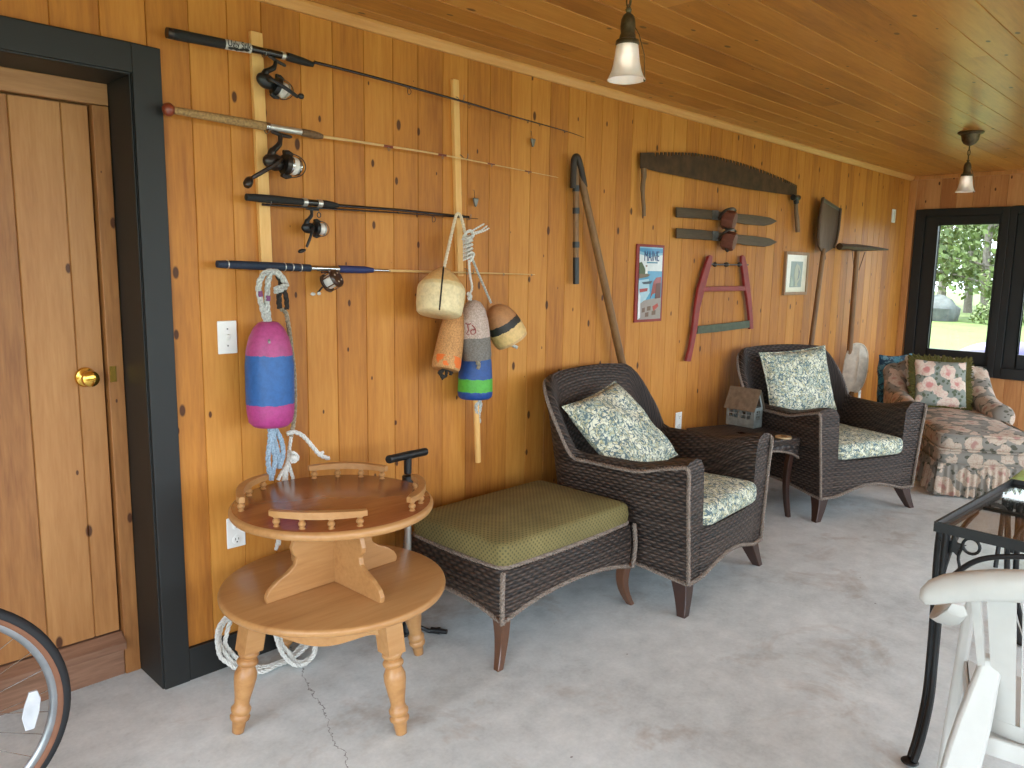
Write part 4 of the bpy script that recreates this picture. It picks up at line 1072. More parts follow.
spoly([(.09, .13), (.5, .16), (.93, .13), (.93, .34), (.09, .34)], .0014, 'cloud', (216, 222, 222))
spoly([(.09, .34), (.93, .34), (.93, .75), (.09, .75)], .0018, 'sea', (70, 146, 182))
spoly([(.09, .46), (.45, .44), (.5, .62), (.3, .75), (.09, .78)], .002, 'pale_water', (168, 200, 212))
spoly([(.09, .235), (.17, .225), (.27, .29), (.33, .36), (.45, .385), (.40, .405), (.09, .43)], .0024, 'headland', (72, 88, 48))
spoly([(.09, .375), (.5, .385), (.40, .415), (.09, .44)], .0028, 'rocks', (112, 92, 66))
spoly([(.32, .285), (.37, .285), (.39, .375), (.30, .375)], .0032, 'lighthouse', (236, 234, 228))
spoly([(.315, .268), (.375, .268), (.365, .285), (.325, .285)], .0034, 'lantern_room', (120, 44, 40))
spoly([(.20, .485), (.58, .465), (.52, .505), (.26, .51)], .003, 'dark_boat', (40, 58, 74))
spoly([(.12, .57), (.42, .56), (.40, .60), (.14, .615)], .003, 'red_boat', (164, 52, 46))
spoly([(.62, .48), (.72, .425), (.90, .415), (.90, .60), (.60, .64), (.52, .70)], .003, 'red_shed', (150, 56, 52))
spoly([(.72, .50), (.90, .49), (.90, .69), (.70, .70)], .0036, 'shed_front', (96, 44, 46))
spoly([(.09, .78), (.30, .72), (.55, .70), (.93, .68), (.93, .965), (.09, .965)], .0024, 'wharf', (150, 138, 132))
for (u, v, w) in ((.24, .84, .1), (.42, .82, .13), (.6, .88, .14), (.36, .90, .12)):
    spoly([(u, v-.02), (u+w, v-.03), (u+w, v+.03), (u, v+.035)], .003, 'lobster_trap', (110, 80, 66))
spoly([(.62, .80), (.80, .76), (.84, .80), (.66, .86)], .0034, 'lobster', (176, 60, 50))
spoly([(.09, .60), (.16, .66), (.18, .94), (.09, .965)], .0032, 'light_post', (226, 228, 230))
text_mesh('MAINE', .085, sq(.52, .155, .0022), (1, 0, 0), (0, 0, 1), .0015, 'lettering', pm((30, 66, 116)), t, .62)
m = MB(); m.cbox(sq(.55, .232, .0022), (.11, .001, .008)); m.build('subtitle', pm((54, 122, 150)), t, smooth=False)

# framed picture
pz = lambda x, y: (770+x/6.4, 180+y/6.4)
tl, br = wp(*pz(104, 455), .022), wp(*pz(236, 735), .022); bl = wp(*pz(95, 735), .022); tr = wp(*pz(256, 467), .022)
x0, x1, z1, z0 = (tl.x+bl.x)/2, (tr.x+br.x)/2, (tl.z+tr.z)/2, (bl.z+br.z)/2
t = thing('framed_picture', 'small framed green fish picture in a wide white mat', 'picture', ((x0+x1)/2, WY, z0)); fw = .022
m = MB()
for lo, hi in (((x0, WY-.022, z0), (x0+fw, WY, z1)), ((x1-fw, WY-.022, z0), (x1, WY, z1)), ((x0+fw, WY-.022, z0), (x1-fw, WY, z0+fw)), ((x0+fw, WY-.022, z1-fw), (x1-fw, WY, z1))): m.box(lo, hi)
m.build('frame', 'frame_wood', t, smooth=False, bevel=.002)
m = MB(); m.box((x0+fw, WY-.012, z0+fw), (x1-fw, WY-.002, z1-fw)); m.build('mat', pm((226, 220, 196)), t, smooth=False)
def fq(u, v, o): return Vector((lerp(x0, x1, u), WY-.012-o, lerp(z1, z0, v)))
m = MB(); m.prism([fq(u, v, .001) for u, v in ((.27, .22), (.78, .22), (.74, .82), (.25, .82))], (0, .0012, 0)); m.build('print', pm((84, 100, 66)), t, smooth=False)
m = MB(); m.prism([fq(u, v, .002) for u, v in ((.5, .26), (.62, .32), (.70, .46), (.66, .62), (.56, .74), (.60, .80), (.46, .80), (.48, .72), (.42, .56), (.44, .36))], (0, .0012, 0)); m.build('fish', pm((142, 138, 84)), t, smooth=False)
m = MB(); m.prism([fq(u, v, .0026) for u, v in ((.58, .36), (.66, .46), (.63, .60), (.56, .66), (.60, .5))], (0, .0012, 0)); m.build('fish_back', pm((50, 60, 44)), t, smooth=False)
m = MB(); m.prism([fq(u, v, .002) for u, v in ((.30, .55), (.38, .68), (.40, .80), (.28, .80))], (0, .0012, 0)); m.build('water_plants', pm((126, 140, 96)), t, smooth=False)

# wooden grain shovel standing on its handle
t = thing('wooden_shovel', 'dark wooden shovel standing blade up against the boards', 'shovel', (6.25, 2.56, 0))
PO = .075
ol = [pz(*q) for q in ((343, 112), (400, 148), (453, 182), (448, 240), (440, 320), (425, 395), (408, 435), (352, 472), (330, 452), (314, 420), (312, 340), (318, 250), (330, 170))]
m = MB(); plate(m, ol, PO, .016); m.build('blade', 'shovel_wood', t, smooth=False, bevel=.004)
m = MB(); plate(m, [pz(*q) for q in ((343, 112), (400, 148), (453, 182), (450, 204), (396, 172), (340, 138))], PO+.002, .020); m.build('metal_edge', 'steel', t, smooth=False, bevel=.002)
for dx in (0, 1):
    q = ((343, 112), (330, 170), (318, 250), (313, 340), (315, 420)) if not dx else ((453, 182), (448, 240), (440, 320), (425, 395), (410, 432))
    m = MB(); m.tube([wp(*pz(*p), PO+.012) for p in q], .010, 8); m.build('raised_side', 'shovel_wood', t)
a = wp(*pz(344, 440), PO); d_ = wp(811, 345, PO)-a; e = a+d_*(a.z/-d_.z); e.z = 0
pole(t, 'handle', 'handle_wood', a, e, .019, .021)

# pickaxe
t = thing('pickaxe', 'old pickaxe standing on its long handle, iron head uppermost', 'pickaxe', (7.06, 2.56, 0))
hp = [wp(839.5, 246.5, .08), wp(848, 246.8, .08), wp(857.5, 248, .08), wp(868, 248.2, .08), wp(880, 249, .08), wp(888, 249.6, .08)]
m = MB(); m.tube(hp, [.028, .022, .032, .022, .014, .006], 8); m.build('head', 'rust', t)
a = wp(857.5, 248, .08); d_ = wp(850, 345, .08)-a; e = a+d_*(a.z/-d_.z); e.z = 0
pole(t, 'handle', 'handle_wood', a, e, .021, .027)
m = MB(); m.tube([wp(852, 250, .085), wp(854, 268, .082)], .003, 5); m.tube([wp(865, 252, .085), wp(859, 270, .082)], .003, 5); m.build('brace_wire', 'rust', t)

# pale oval ridged blade
c = Vector((6.87, 2.53, .69)); uz = (at_y(857, 344, 2.55)-at_y(849.5, 392, 2.55)).normalized()
facing = (Vector((CO.x, CO.y, .69))-c); facing = (facing-uz*facing.dot(uz)).normalized(); facing = (facing*.6+Vector((0, -1, 0))*.4); facing = (facing-uz*facing.dot(uz)).normalized()
ux = facing.cross(uz) * -1
t = thing('oval_blade', 'pale oval ridged paddle blade standing on end beside the second armchair', 'paddle', (6.85, 2.55, .45))
P = []; hh = rad(24.5, c); hw = rad(10.6, c)*1.12
def oval(front_):
    rows = []
    for i in range(29):
        th = 2*PI*i/28; row = []
        for j in range(9):
            r = j/8; x = math.copysign(abs(math.cos(th))**.75, math.cos(th))*hw*r; z = math.copysign(abs(math.sin(th))**.9, math.sin(th))*hh*r
            dep = .03*(1-r**2.5) + .012*max(0, 1-abs(x)/(hw*.14)) * (1-r**6) + .003*math.cos(x/hw*14)*(1-r)
            row.append(c+ux*x+uz*z+facing*(dep if front_ else -.012*(1-r**2)))
        rows.append(row)
    return rows
m = MB(); m.grid(oval(True)); m.grid(oval(False)); m.build('blade', 'oval_shell', t)
m = MB(); m.tube([c+ux*math.copysign(abs(math.cos(a))**.75, math.cos(a))*hw+uz*math.copysign(abs(math.sin(a))**.9, math.sin(a))*hh for a in [2*PI*k/40 for k in range(40)]], .008, 8, True); m.build('rim', 'oval_shell', t)
m = MB(); m.tube([c-uz*hh*.98, c-uz*(hh+.1), Vector((c.x-.05, 2.60, 0))], [.022, .02, .024], 10); m.build('shaft', 'handle_wood', t)

# ------------------------------------------------------------------ two tier round table
TC = Vector((1.418, 2.225, 0))
t = thing('tiered_round_table', 'maple two tier round table with turned legs and little gallery rails', 'table', TC)
m = MB(); R1 = .3835
m.lathe([(.001, .383), (R1-.010, .383), (R1-.003, .386), (R1, .392), (R1, .401), (R1-.003, .407), (R1-.010, .410), (.001, .410)], TC, (0, 0, 1), 72, False); m.build('lower_top', 'maple', t, angle=60)
R2 = .340
m = MB(); m.lathe([(.001, .668), (R2-.012, .668), (R2-.004, .671), (R2, .678), (R2, .688), (R2-.004, .695), (R2-.014, .699), (.001, .699)], TC, (0, 0, 1), 72, False)
ut = m.build('upper_top', 'maple', t, angle=60)
m = MB(); m.lathe([(.001, .6996), (R2-.012, .6996), (R2-.010, .6988)], TC, (0, 0, 1), 72, False); m.build('stained_field', 'maple_red', ut, angle=60)
# turned legs with square shoulders
prof = [(.012, 0), (.018, .004), (.021, .03), (.023, .042), (.030, .048), (.032, .058), (.027, .066), (.031, .074), (.032, .084), (.026, .092), (.0235, .100), (.025, .118), (.031, .150), (.0355, .180), (.0355, .198), (.029, .214), (.025, .222), (.032, .228), (.0345, .237), (.030, .245), (.025, .250), (.031, .256), (.034, .263), (.031, .271), (.027, .275)]
corner = []; APR = .312
for k in range(4):
    a = -PI+k*PI/2 if True else 0
    d = Vector((math.cos(a), math.sin(a), 0)); foot = TC+d*.372; head = TC+d*.302+Vector((0, 0, .386)); ax = (head-foot).normalized()
    m = MB(); m.lathe(prof, foot, ax, 20)
    side = Vector((-d.y, d.x, 0)); p0 = foot+ax*.272; p1 = foot+ax*.399; h = .0335
    R45 = [(d*math.cos(q)+side*math.sin(q)) for q in (PI/4, 3*PI/4, 5*PI/4, 7*PI/4)]
    q0 = [p0+v*h*1.35 for v in R45]; q1 = [p1+v*h*1.35-Vector((0, 0, p1.z-.3835)) for v in R45]
    m.add(q0+q1, [(3, 2, 1, 0), (4, 5, 6, 7), (0, 1, 5, 4), (1, 2, 6, 5), (2, 3, 7, 6), (3, 0, 4, 7)])
    m.build('leg', 'maple', t, angle=50); corner.append(TC+d*.315)
for k in range(4):
    a, c = corner[k], corner[(k+1) % 4]; u = (c-a).normalized(); n = Vector((-u.y, u.x, 0)); L = (c-a).length
    pts = []
    for i in range(25):
        x = i/24; s_ = math.sin(x*PI); z = APR-.030*max(0, math.sin((x-.22)/.56*PI)) if .22 < x < .78 else APR-.012*math.sin(x/.22*PI if x < .5 else (1-x)/.22*PI)*-1
        pts.append(a+u*L*x+Vector((0, 0, z)))
    pts += [c+Vector((0, 0, .3835)), a+Vector((0, 0, .3835))]
    m = MB(); m.prism([p-n*.009 for p in pts], n*.018); m.build('apron', 'maple', t, smooth=False, bevel=.002)
# scroll cut pedestal boards crossed under the upper top
prof = [(0, .410), (.265, .410), (.268, .43), (.255, .452), (.225, .474), (.185, .492), (.158, .512), (.152, .535), (.166, .552), (.170, .572), (.160, .60), (.150, .632), (.152, .656), (.165, .669), (0, .669)]
for a in (-PI+.03, -PI/2+.03, .03, PI/2+.03):
    d = Vector((math.cos(a), math.sin(a), 0)); n = Vector((-d.y, d.x, 0))
    m = MB(); m.prism([TC+d*r-n*.009+Vector((0, 0, z)) for r, z in prof], n*.018); m.build('pedestal_board', 'maple', t, smooth=False, bevel=.003)
# gallery rails
for a0 in (-2.31, -.72, .80, 2.38):
    half = .505; N = 18; rr_ = R2-.038
    P = []
    def pt(a, r, z): return TC+Vector((math.cos(a)*r, math.sin(a)*r, z))
    for i in range(N+1):
        x = -1+2*i/N; a = a0+x*half; r = rr_; w = .0125*(1 if abs(x) < .96 else .7); zt = .7485+.006*(1-x*x)
        P.append([pt(a, r-w, .732), pt(a, r+w, .732), pt(a, r+w, zt), pt(a, r, zt+.0035), pt(a, r-w, zt)])
    m = MB(); m.grid(P, None, False, True); m.ngon(P[0]); m.ngon(P[-1][::-1])
    rail = m.build('gallery_rail', 'maple', t, angle=35)
    for x in (-.86, -.29, .29, .86):
        m = MB(); m.lathe([(.008, 0), (.0105, .002), (.0085, .005), (.006, .008), (.0105, .012), (.0125, .017), (.0105, .022), (.006, .026), (.0085, .029), (.0105, .032), (.009, .0355)], pt(a0+x*half, rr_, .698), (0, 0, 1), 14)
        m.build('spindle', 'maple', rail)

# ------------------------------------------------------------------ soft goods helpers
def rrect(hx, hy, r, n=8):
    out = []
    for cx, cy, a0 in ((hx-r, hy-r, 0), (-hx+r, hy-r, PI/2), (-hx+r, -hy+r, PI), (hx-r, -hy+r, 3*PI/2)):
        for k in range(n+1): a = a0+PI/2*k/n; out.append((cx+r*math.cos(a), cy+r*math.sin(a)))
    return out
def pad(hx, hy, h, r=.05, crown=.015, soft=.03, dens=3):
    """boxy upholstered pad, z from 0 to h, with crowned top; uv in metres"""
    m = MB(); base = []
    ring = rrect(hx, hy, r, 6); pts = []
    for i in range(len(ring)):
        a, c = Vector(ring[i]), Vector(ring[(i+1) % len(ring)]); k = max(1, int((c-a).length/.06))
        for j in range(k): pts.append(a.lerp(c, j/k))
    per = [0]
    for i in range(1, len(pts)+1): per.append(per[-1]+(pts[i % len(pts)]-pts[i-1]).length)
    def inset(p, d): return Vector((p.x*(1-d/hx), p.y*(1-d/hy)))
    rows = [(soft*.9, 0), (soft*.3, .006), (0, soft*.7), (-.003, h*.5), (0, h-soft*.8), (soft*.28, h-soft*.25), (soft*.9, h)]
    for f in (.25, .45, .65, .85, .97): rows.append((f*min(hx, hy), h+crown*(1-(1-f)**2)))
    G = [[Vector((q.x, q.y, z)) for q in (inset(p, d) for p in pts)] for d, z in rows]
    for i in range(len(rows)-1):
        for j in range(len(pts)):
            j2 = (j+1) % len(pts); quad = [G[i][j], G[i][j2], G[i+1][j2], G[i+1][j]]
            if i < 5: uv = [(per[j], rows[i][1]), (per[j+1], rows[i][1]), (per[j+1], rows[i+1][1]), (per[j], rows[i+1][1])]
            else: uv = [(q.x, q.y) for q in quad]
            m.add(quad, [(0, 1, 2, 3)], [uv])
    m.add(G[-1], [list(range(len(pts)))], [[(q.x, q.y) for q in G[-1]]]); m.add(G[0], [list(range(len(pts)))[::-1]], [[(q.x, q.y) for q in G[0]]])
    return m
def pillow_mb(w, h, th, seed=1, pinch=.07, wrinkle=.006):
    """square cushion in the x-z plane, plump along -y and +y"""
    m = MB(); N = 22
    def surf(sgn):
        P = []
        for i in range(N+1):
            row = []
            for j in range(N+1):
                u, v = -1+2*i/N, -1+2*j/N
                x = w/2*u*(1-pinch*(1-v*v)*u*u); z = h/2*v*(1-pinch*(1-u*u)*v*v)
                e = (max(0, 1-u**4)*max(0, 1-v**4))**.55
                wv = mnoise.noise(Vector((u*2.2+seed*3.1, v*2.2, sgn)))*wrinkle*e*4
                row.append(Vector((x, sgn*(th/2*e)+wv, z)))
            P.append(row)
        return P
    m.grid(surf(-1)); m.grid(surf(1)); return m
def piping(m_pts, r, name, mat, parent, world=True):
    m = MB(); m.tube(m_pts, r, 6, True); return m.build(name, mat, parent, world=world)

# ------------------------------------------------------------------ wicker helpers
def braid(mb, path, r=.0085, pitch=.05, sub=6):
    P = spline(path, sub); L = [0]
    for i in range(1, len(P)): L.append(L[-1]+(P[i]-P[i-1]).length)
    steps = max(6, int(L[-1]/pitch*8))
    for s_ in range(3):
        pts = []; j = 0
        for k in range(steps+1):
            d = L[-1]*k/steps
            while j < len(L)-2 and L[j+1] < d: j += 1
            tt = (d-L[j])/max(1e-9, L[j+1]-L[j]); p = P[j].lerp(P[j+1], min(1, tt))
            T = (P[min(j+1, len(P)-1)]-P[j]).normalized(); u = T.orthogonal().normalized() if abs(T.z) > .9 else T.cross(Vector((0, 0, 1))).normalized(); v = T.cross(u)
            ph = 2*PI*(d/pitch+s_/3); pts.append(p+u*math.cos(ph)*r*.75+v*math.sin(ph*1)*r*.55)
        mb.tube(pts, r*.62, 5)
    return mb
def taper_leg(mb, a, c, wa, wc, curve=0.0, dirv=(0, 0, 0)):
    a, c, dv = Vector(a), Vector(c), Vector(dirv); P = []
    for i in range(9):
        s_ = i/8; p = a.lerp(c, s_)+dv*curve*math.sin(s_*PI)*-1; w = lerp(wa, wc, s_)/2
        P.append([p+Vector((-w, -w, 0)), p+Vector((w, -w, 0)), p+Vector((w, w, 0)), p+Vector((-w, w, 0))])
    mb.grid(P, None, False, True); mb.ngon(P[0]); mb.ngon(P[-1][::-1]); return mb

# ------------------------------------------------------------------ wicker armchair (front is -y)
def make_armchair(label):
    t = thing('wicker_armchair', label, 'armchair', (0, 0, 0), 0, 'wicker armchairs')
    # plan of the outside: from the front of one arm round the back to the other
    plan = []
    HX, FYl, BY = .395, -.405, .335
    for k in range(15): plan.append((-HX, lerp(FYl, BY-.10, k/14)))
    for k in range(1, 9): a = PI-PI/2*k/8; plan.append((-HX+.10+.10*math.cos(a), BY-.10+.10*math.sin(a)))
    for k in range(1, 16): plan.append((lerp(-HX+.10, HX-.10, k/16), BY))
    plan += [(-x, y) for x, y in plan[:23][::-1]]
    plan = [(x*(1-.05*max(0, (y+.1)/.435)), y) for x, y in plan]
    N = len(plan); dist = [0]
    for i in range(1, N): dist.append(dist[-1]+math.hypot(plan[i][0]-plan[i-1][0], plan[i][1]-plan[i-1][1]))
    LT = dist[-1]
    def sm(a, c, x): x = min(1, max(0, (x-a)/(c-a))); return x*x*(3-2*x)
    G = []; UV = []; outer_top = []; outer_bot = []
    for i, (x, y) in enumerate(plan):
        s_ = dist[i]; sm_ = min(s_, LT-s_)                      # distance from the arm front
        k_back = sm(.50, .90, sm_)                              # 0 on the arm, 1 on the back
        # outward direction
        a = plan[max(i-1, 0)]; c = plan[min(i+1, N-1)]
        tx, ty = c[0]-a[0], c[1]-a[1]; l = math.hypot(tx, ty); nx, ny = -ty/l, tx/l
        cen = abs(x)/HX
        zt_arm = .695-.055*sm(0, .28, sm_)+.0*sm_
        rise = sm(.57, .77, sm_)
        zt = zt_arm+(.975+.015*(1-min(1, (x/.33)**2))-zt_arm)*rise
        zb = .145+.035*math.sin(PI*min(1, max(0, (sm_-.05)/.62))) if sm_ < .67 else .145+.03*math.sin(PI*(x+.3)/.6 if abs(x) < .3 else 0)
        flare = lerp(.055, .125, k_back); th = lerp(.165, .055, sm(.05, .62, sm_))
        bulge = .018
        row = []; uv = []
        def P(off, z): return Vector((x+nx*off, y+ny*off, z))
        H = zt-zb; acc = zb
        sec = []
        for q in range(9):
            f = q/8; sec.append((flare*f**1.6+bulge*math.sin(f*PI)*.4, zb+(H-.03)*f))
        roll = .03 if k_back > .6 else .04
        to = sec[-1][0]
        sec += [(to-.004, zt-roll*.25), (to-th*.22, zt), (to-th*.5, zt+.006), (to-th*.80, zt-.008), (to-th*1.0, zt-roll*1.2)]
        inn = to-th
        for q in range(1, 6):
            f = q/5; zz = lerp(zt-roll*1.2, zb, f); sec.append((lerp(inn, -lerp(.165, .07, k_back)+.03*(1-k_back), f**.8), zz))
        L = 0; prev = None
        for off, z in sec:
            p = P(off, z)
            if prev is not None: L += (p-prev).length
            row.append(p); uv.append((s_, zb+L)); prev = p
        G.append(row); UV.append(uv); outer_top.append(row[8]); outer_bot.append(row[0])
    m = MB(); m.grid(G, UV); m.ngon(G[0]); m.ngon(G[-1][::-1])
    m.build('woven_shell', 'wicker', t, world=False, angle=55)
    # arched front apron and seat deck
    P = []; UV = []
    for i in range(25):
        x = -.29+.58*i/24; f = i/24; zb = .148+.055*math.sin(PI*f)**1.2
        P.append([Vector((x, -.4065-.016*math.sin(PI*f)**.5, zb)), Vector((x, -.4065-.022*math.sin(PI*f)**.5, lerp(zb, .365, .5))), Vector((x, -.4065-.012*math.sin(PI*f)**.5, .362)), Vector((x, -.40, .372)), Vector((x, -.20, .372)), Vector((x, .30, .372))])
        UV.append([(x, zb), (x, (zb+.36)/2), (x, .362), (x, .376), (x, .58), (x, 1.08)])
    m = MB(); m.grid(P, UV); m.build('front_apron', 'wicker', t, world=False, angle=50)
    # braids: along the outer rim, down the front edges, along the bottom
    m = MB(); fr = [G[0][q]+Vector((0, -.006, 0)) for q in range(0, 9, 2)]
    braid(m, fr+[p+Vector((0, 0, .006)) for p in outer_top[1::2]]+[G[-1][q]+Vector((0, -.006, 0)) for q in range(8, -1, -2)]); m.build('rim_braid', 'braid', t, world=False)
    m = MB(); braid(m, [p for p in outer_bot[::3]]); 
    braid(m, [G[0][0]+Vector((0, -.006, 0)), Vector((-.285, -.418, .149))]+[P[i][0]+Vector((0, -.004, 0)) for i in range(2, 24, 3)]+[Vector((.285, -.418, .149)), G[-1][0]+Vector((0, -.006, 0))]); m.build('bottom_braid', 'braid', t, world=False)
    for sx in (-1, 1):
        m = MB(); taper_leg(m, (sx*.345, -.355, .165), (sx*.405, -.398, 0), .082, .040, .006, (sx, 0, 0)); m.build('leg', 'dark_wood', t, world=False, bevel=.004)
        m = MB(); taper_leg(m, (sx*.31, .27, .17), (sx*.34, .35, 0), .07, .036, .006, (sx, 0, 0)); m.build('leg', 'dark_wood', t, world=False, bevel=.004)
    m = pad(.272, .31, .105, .05, .02, .03); m.xf(Matrix.Translation((0, -.125, .372)))
    for v in m.v: v.z += .010*mnoise.noise(Vector((v.x*6, v.y*6, 1.3)))*(1 if v.z > .42 else 0)
    c = m.build('seat_cushion', 'paisley', t, world=False, angle=60)
    return t
A1 = math.radians(4.3)
ch1 = make_armchair('dark wicker armchair right beside the olive topped ottoman')
ch1.location = Vector((3.236, 1.722, 0))+Vector((-math.sin(A1), math.cos(A1), 0))*.398; ch1.rotation_euler = (0, 0, A1)
A2 = math.radians(-21.5)
c2 = Vector((4.934, 1.69, 0))+Vector((-math.sin(A2), math.cos(A2), 0))*.398
ch2 = dup(ch1, c2, A2, 'dark wicker armchair between the wicker side table and floral chaise')

# scatter cushions
def pillow(label, c, right, up, w, h, th, mat, seed, group=None, name='throw_pillow'):
    right = Vector(right).normalized(); up = Vector(up); up = (up-right*up.dot(right)).normalized(); nrm = right.cross(up)
    mt = Matrix(((right.x, -nrm.x, up.x, c[0]), (right.y, -nrm.y, up.y, c[1]), (right.z, -nrm.z, up.z, c[2]), (0, 0, 0, 1)))
    t = thing(name, label, 'pillow', Vector(c)-Vector((0, 0, 0)), 0, group)
    m = pillow_mb(w, h, th, seed); m.xf(mt); m.build('cover', mat, t, angle=70)
    m = MB(); e = []
    for side in range(4):
        for k in range(16):
            s_ = -1+2*k/16
            u, v = ((s_, -1), (1, s_), (-s_, 1), (-1, -s_))[side]
            x = w/2*u*(1-.07*(1-v*v)*u*u); z = h/2*v*(1-.07*(1-u*u)*v*v); e.append(mt @ Vector((x, 0, z)))
    return t, mt, e
B1, TL1, BR1 = Vector((3.232, 2.40, .925)), Vector((2.774, 2.36, .851)), Vector((3.328, 2.05, .573))
cen = (TL1+BR1)/2+Vector((0, .01, .0))
t, mt, e = pillow('paisley throw pillow leaning askew in the armchair next to the ottoman', cen, B1-TL1, B1-BR1, .47, .49, .15, 'paisley', 2, 'paisley throw pillows')
piping(e, .005, 'piping', 'paisley', t)
fx = Vector((math.cos(A2), math.sin(A2), 0)); fy = Vector((-math.sin(A2), math.cos(A2), 0))
cen = c2+fx*-.045+fy*.185+Vector((0, 0, .765))
t, mt, e = pillow('paisley throw pillow upright in the armchair next to the chaise', cen, fx+Vector((0, 0, .06)), Vector((0, 0, 1))+fy*.28, .58, .45, .14, 'paisley', 5, 'paisley throw pillows')
piping(e, .005, 'piping', 'paisley', t)

# ------------------------------------------------------------------ wicker ottoman
OX0, OX1, OY0, OY1 = 1.925, 2.772, 1.905, 2.50
oc = Vector(((OX0+OX1)/2, (OY0+OY1)/2, 0)); hx, hy = (OX1-OX0)/2, (OY1-OY0)/2
t = thing('wicker_ottoman', 'dark wicker ottoman with an olive dotted cushion and curved wooden legs', 'ottoman', oc)
ring = rrect(hx-.015, hy-.015, .035, 4); pts = []
for i in range(len(ring)):
    a, c = Vector(ring[i]), Vector(ring[(i+1) % len(ring)]); k = max(1, int((c-a).length/.035))
    for j in range(k): pts.append(a.lerp(c, j/k))
pts.append(pts[0].copy()); per = [0]
for i in range(1, len(pts)): per.append(per[-1]+(pts[i]-pts[i-1]).length)
G = []; UV = []
for i, p in enumerate(pts):
    fx_ = 1-(abs(p.x)/hx)**2; fy_ = 1-(abs(p.y)/hy)**2
    onx = abs(p.y) > hy*.9
    arch = (.075*max(0, fx_)**.8 if onx else .06*max(0, fy_)**.8)
    zb = .172+arch*.9; zt = .382+(-.012*max(0, fx_) if onx else -.010*max(0, fy_))
    row = []; uv = []
    for q in range(8):
        f = q/7; o = 1+.022*math.sin(f*PI)*(1 if True else 0)-.028*f*(f-.0)*0; z = lerp(zb, zt, f)
        row.append(oc+Vector((p.x*o, p.y*o, z))); uv.append((per[i], z))
    row += [oc+Vector((p.x*.97, p.y*.96, zt+.006)), oc+Vector((p.x*.93, p.y*.90, zt-.01)), oc+Vector((p.x*.3, p.y*.3, zt-.01))]; uv += [(per[i], zt+.02), (per[i], zt+.04), (per[i], zt+.2)]
    G.append(row); UV.append(uv)
m = MB(); m.grid(G, UV); m.build('woven_body', 'wicker', t, angle=50)
m = MB(); braid(m, [G[i][0] for i in range(0, len(G), 1)], .009, .05, 3); m.build('bottom_braid', 'braid', t)
m = MB(); braid(m, [G[i][8]+Vector((0, 0, .003)) for i in range(0, len(G), 1)], .009, .05, 3)
m.build('rim_braid', 'braid', t)
for sx, sy in ((-1, -1), (1, -1), (1, 1), (-1, 1)):
    m = MB(); x, y = sx*(hx-.028), sy*(hy-.028); braid(m, [oc+Vector((sx*(hx-.012)*(1+.02*math.sin(PI*f)), sy*(hy-.012)*(1+.02*math.sin(PI*f)), lerp(.18, .38, f))) for f in (0, .25, .5, .75, 1)], .0095, .045); m.build('corner_braid', 'braid', t)
    m = MB(); P = []
    for i in range(9):
        s_ = i/8; off = .012+.030*s_**2.2*(1 if sx > 0 or True else 0)-.022*math.sin(s_*PI)*.6; w = lerp(.052, .028, s_)/2
        p = oc+Vector((sx*(hx-.045+off), sy*(hy-.045+off*.6), lerp(.20, 0, s_)))
        P.append([p+Vector((-w, -w, 0)), p+Vector((w, -w, 0)), p+Vector((w, w, 0)), p+Vector((-w, w, 0))])
    m.grid(P, None, False, True); m.ngon(P[0]); m.ngon(P[-1][::-1]); m.build('leg', 'brown_wood', t, bevel=.004)
m = pad(hx-.022, hy-.022, .105, .04, .022, .028); m.xf(Matrix.Translation(oc+Vector((0, 0, .376)))); m.build('cushion', 'olive', t, angle=60)

# ------------------------------------------------------------------ floor pump behind the table
P0 = Vector((1.858, 2.395, 0))
t = thing('floor_pump', 'black handled bicycle floor pump standing between the round table and ottoman', 'pump', P0)
hl, hr = at_y(388.5, 459.5, 2.355), at_y(425.5, 451.5, 2.43)
m = MB(); m.tube([hl, hl.lerp(hr, .3), hl.lerp(hr, .5), hl.lerp(hr, .7), hr], [.0165, .0165, .018, .0165, .0165], 12)
hc = hl.lerp(hr, .5); m.tube([hc, Vector((hc.x, hc.y, hc.z-.075))], [.0165, .0155], 12); m.build('handle', 'black_plastic', t, bevel=.003)
m = MB(); m.lathe([(.016, 0), (.023, .002), (.023, .028), (.017, .032)], (hc.x, hc.y, hc.z-.112), (0, 0, 1), 16); m.tube([Vector((hc.x, hc.y, hc.z-.098)), Vector((hc.x+.034, hc.y-.012, hc.z-.098))], .009, 8); m.build('collar', 'black_plastic', t)
m = MB(); m.tube([Vector((hc.x, hc.y, hc.z-.11)), Vector((hc.x, hc.y, .03))], .0135, 14); m.build('barrel', 'silver', t)
m = MB(); m.box((hc.x-.10, hc.y-.022, 0), (hc.x+.06, hc.y+.022, .012)); m.lathe([(.028, 0), (.026, .03), (.018, .05)], (hc.x, hc.y, .01), (0, 0, 1), 14); m.build('foot', 'black_plastic', t, bevel=.004)
e = at_z(438, 631.5, .018)
m = MB(); m.tube(spline([Vector((hc.x+.02, hc.y-.01, .04)), Vector((hc.x+.06, hc.y-.07, .012)), at_z(421, 628, .012), at_z(432, 631, .014)], 6), .007, 8); h_ = m.build('hose', 'black_plastic', t)
m = MB(); m.tube([at_z(431, 630.5, .016), e+Vector((.01, 0, 0))], [.010, .015], 10); m.tube([e+Vector((-.012, .03, 0)), e+Vector((.022, -.03, .002))], [.013, .010], 10); m.build('valve_head', 'black_plastic', h_)

